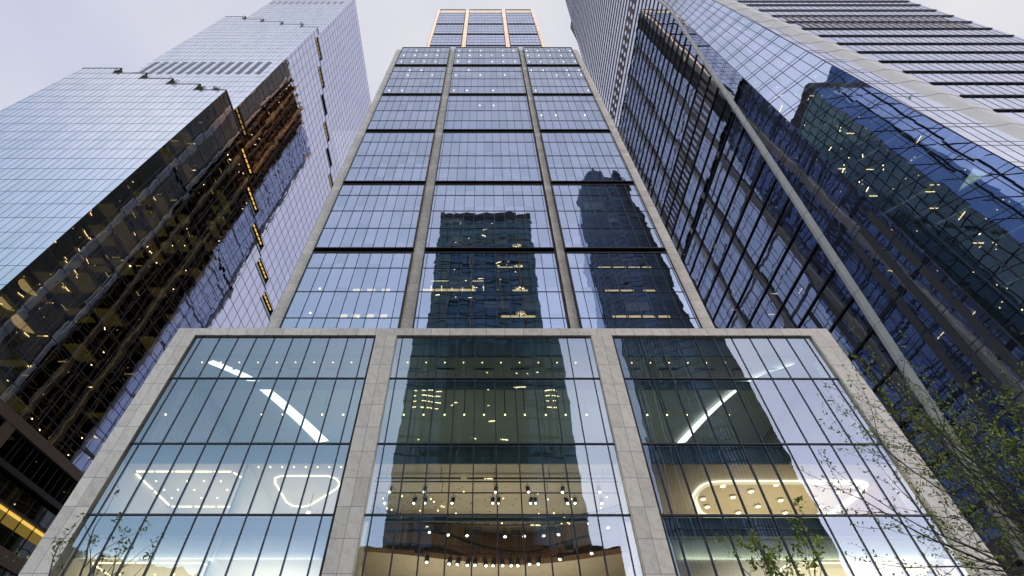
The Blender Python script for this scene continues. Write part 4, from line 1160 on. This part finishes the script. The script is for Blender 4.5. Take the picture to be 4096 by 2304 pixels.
# ------------------------------------------------------------------ trees
def tree(name, label, base, trunk_pts, spread, levels, seed, leafn, leafs, mats=('spring', 'spring_d'), tips=1.0, r0=.11, minr=.006, lean=(0, 0, 0), cat='tree', tuft=False, extra=()):
    rr = random.Random(seed); wood = MB(); fol = MB()
    def grow(p, d, ln, r, lv_):
        pts = [Vector(p)]; rs = [r]; seg = 5
        d = Vector(d).normalized()
        for i in range(seg):
            d = (d+Vector((rr.gauss(0,1), rr.gauss(0,1), rr.gauss(0,.8)))*.14+Vector((0,0,.05))+Vector(lean)*.05).normalized()
            pts.append(pts[-1]+d*ln/seg); rs.append(r*(1-.55*(i+1)/seg))
        wood.tube(pts, rs, 7 if lv_ > 2 else 5 if lv_ > 0 else 3, cap=False)
        if lv_ <= 1:
            for i in range(seg-1 if tuft and lv_ == 0 else seg if tuft else 1, seg+1):
                if rr.random() < tips*(.55 if lv_ == 1 else 1):
                    for k_ in range(rr.randint(leafn[0], leafn[1])):
                        c = pts[i]+Vector((rr.gauss(0,1), rr.gauss(0,1), rr.gauss(0,1)+.4))*leafs*1.05
                        leaf(fol, c, leafs, 0 if rr.random() < .7 else 1)
        if lv_ > 0:
            nb = spread[lv_]
            for i in range(nb):
                t = (i+1+rr.uniform(-.3,.3))/(nb+.3); k_ = max(1, min(seg, int(t*seg+.5)))
                ang = rr.uniform(0, 6.28)
                side_ = d.cross(Vector((math.cos(ang), math.sin(ang), .3))).normalized()
                nd = (d*rr.uniform(.55,1.0)+side_*rr.uniform(.6,1.0)+Vector((0,0,.12))).normalized()
                grow(pts[k_], nd, ln*rr.uniform(.48,.72), rs[k_]*.62, lv_-1)
            grow(pts[-1], d, ln*.6, rs[-1], lv_-1)
    t = thing(name, label, cat, base)
    wood.tube(trunk_pts, [r0*1.3]+[r0]*(len(trunk_pts)-1), 9, cap=False)
    p1 = Vector(trunk_pts[-1]); d1_ = (p1-Vector(trunk_pts[-2])).normalized()
    k_ = levels[0]
    for i in range(k_):
        a = 6.28*i/k_+rr.uniform(-.3, .3)
        dd = (d1_*.9+Vector((math.cos(a), math.sin(a), .25))*levels[2]+Vector(lean)).normalized()
        grow(p1-d1_*rr.uniform(0, .8), dd, levels[1]*rr.uniform(.8, 1.15), r0*.6, levels[3])
    for p_, q_, r_ in extra:
        v_ = Vector(q_)-Vector(p_); grow(p_, v_, v_.length*.62, r_, 2)
    wood.build('trunk', 'bark', t, True); fol.build('crown', list(mats), t)
    return t
tree('street_tree', 'large spreading tree with yellow-green spring leaves at the lower right', (14.4, 11.2, .14),
     [(14.4,11.2,.14),(14.3,11.2,1.6),(14.35,11.1,3.2)], {3: 4, 2: 4, 1: 3}, (6, 3.7, .95, 3), 11, (3, 5), .048, r0=.15, lean=(-.16, -.02, .26), extra=[((13.4,11.1,4.9),(9.0,11.2,9.0),.05),((13.4,11.1,4.5),(9.0,11.3,7.6),.05),((13.6,11.1,4.0),(8.6,11.2,6.0),.045),((13.9,11.1,5.5),(11.2,11.2,9.8),.05),((13.6,11.1,3.6),(9.8,11.0,5.0),.04)])
tree('street_tree', 'slim young tree with small fresh leaves rising before the right podium bay', (6.7, 12.0, .14),
     [(6.7,12,.14),(6.75,12,2.2),(6.7,12,4.2)], {3: 3, 2: 3, 1: 2}, (3, 1.55, .30, 2), 5, (12, 18), .055, tuft=True, r0=.05, lean=(-.05, 0, .3))
tree('street_tree', 'sparse twiggy young tree with leaf tufts rising before the left podium bay', (-8.6, 12.0, .14),
     [(-8.7,12,.14),(-8.75,12,2.0),(-8.7,12,3.9)], {3: 2, 2: 2, 1: 1}, (5, 1.55, .45, 2), 21, (6, 10), .05, ('spring_d', 'leaf_d'), tuft=True, tips=.8, r0=.075, lean=(0, 0, .35))

# ------------------------------------------------------------------ render settings
SC.view_settings.view_transform = 'Standard'
SC.view_settings.look = 'None'
SC.view_settings.exposure = 0.0
SC.view_settings.gamma = 1.0
SC.render.engine = 'CYCLES'
SC.cycles.use_denoising = True
SC.cycles.max_bounces = 12
SC.cycles.transparent_max_bounces = 16
SC.cycles.glossy_bounces = 5
SC.cycles.diffuse_bounces = 3
SC.cycles.sample_clamp_indirect = 6
SC.cycles.caustics_reflective = False
SC.cycles.caustics_refractive = False
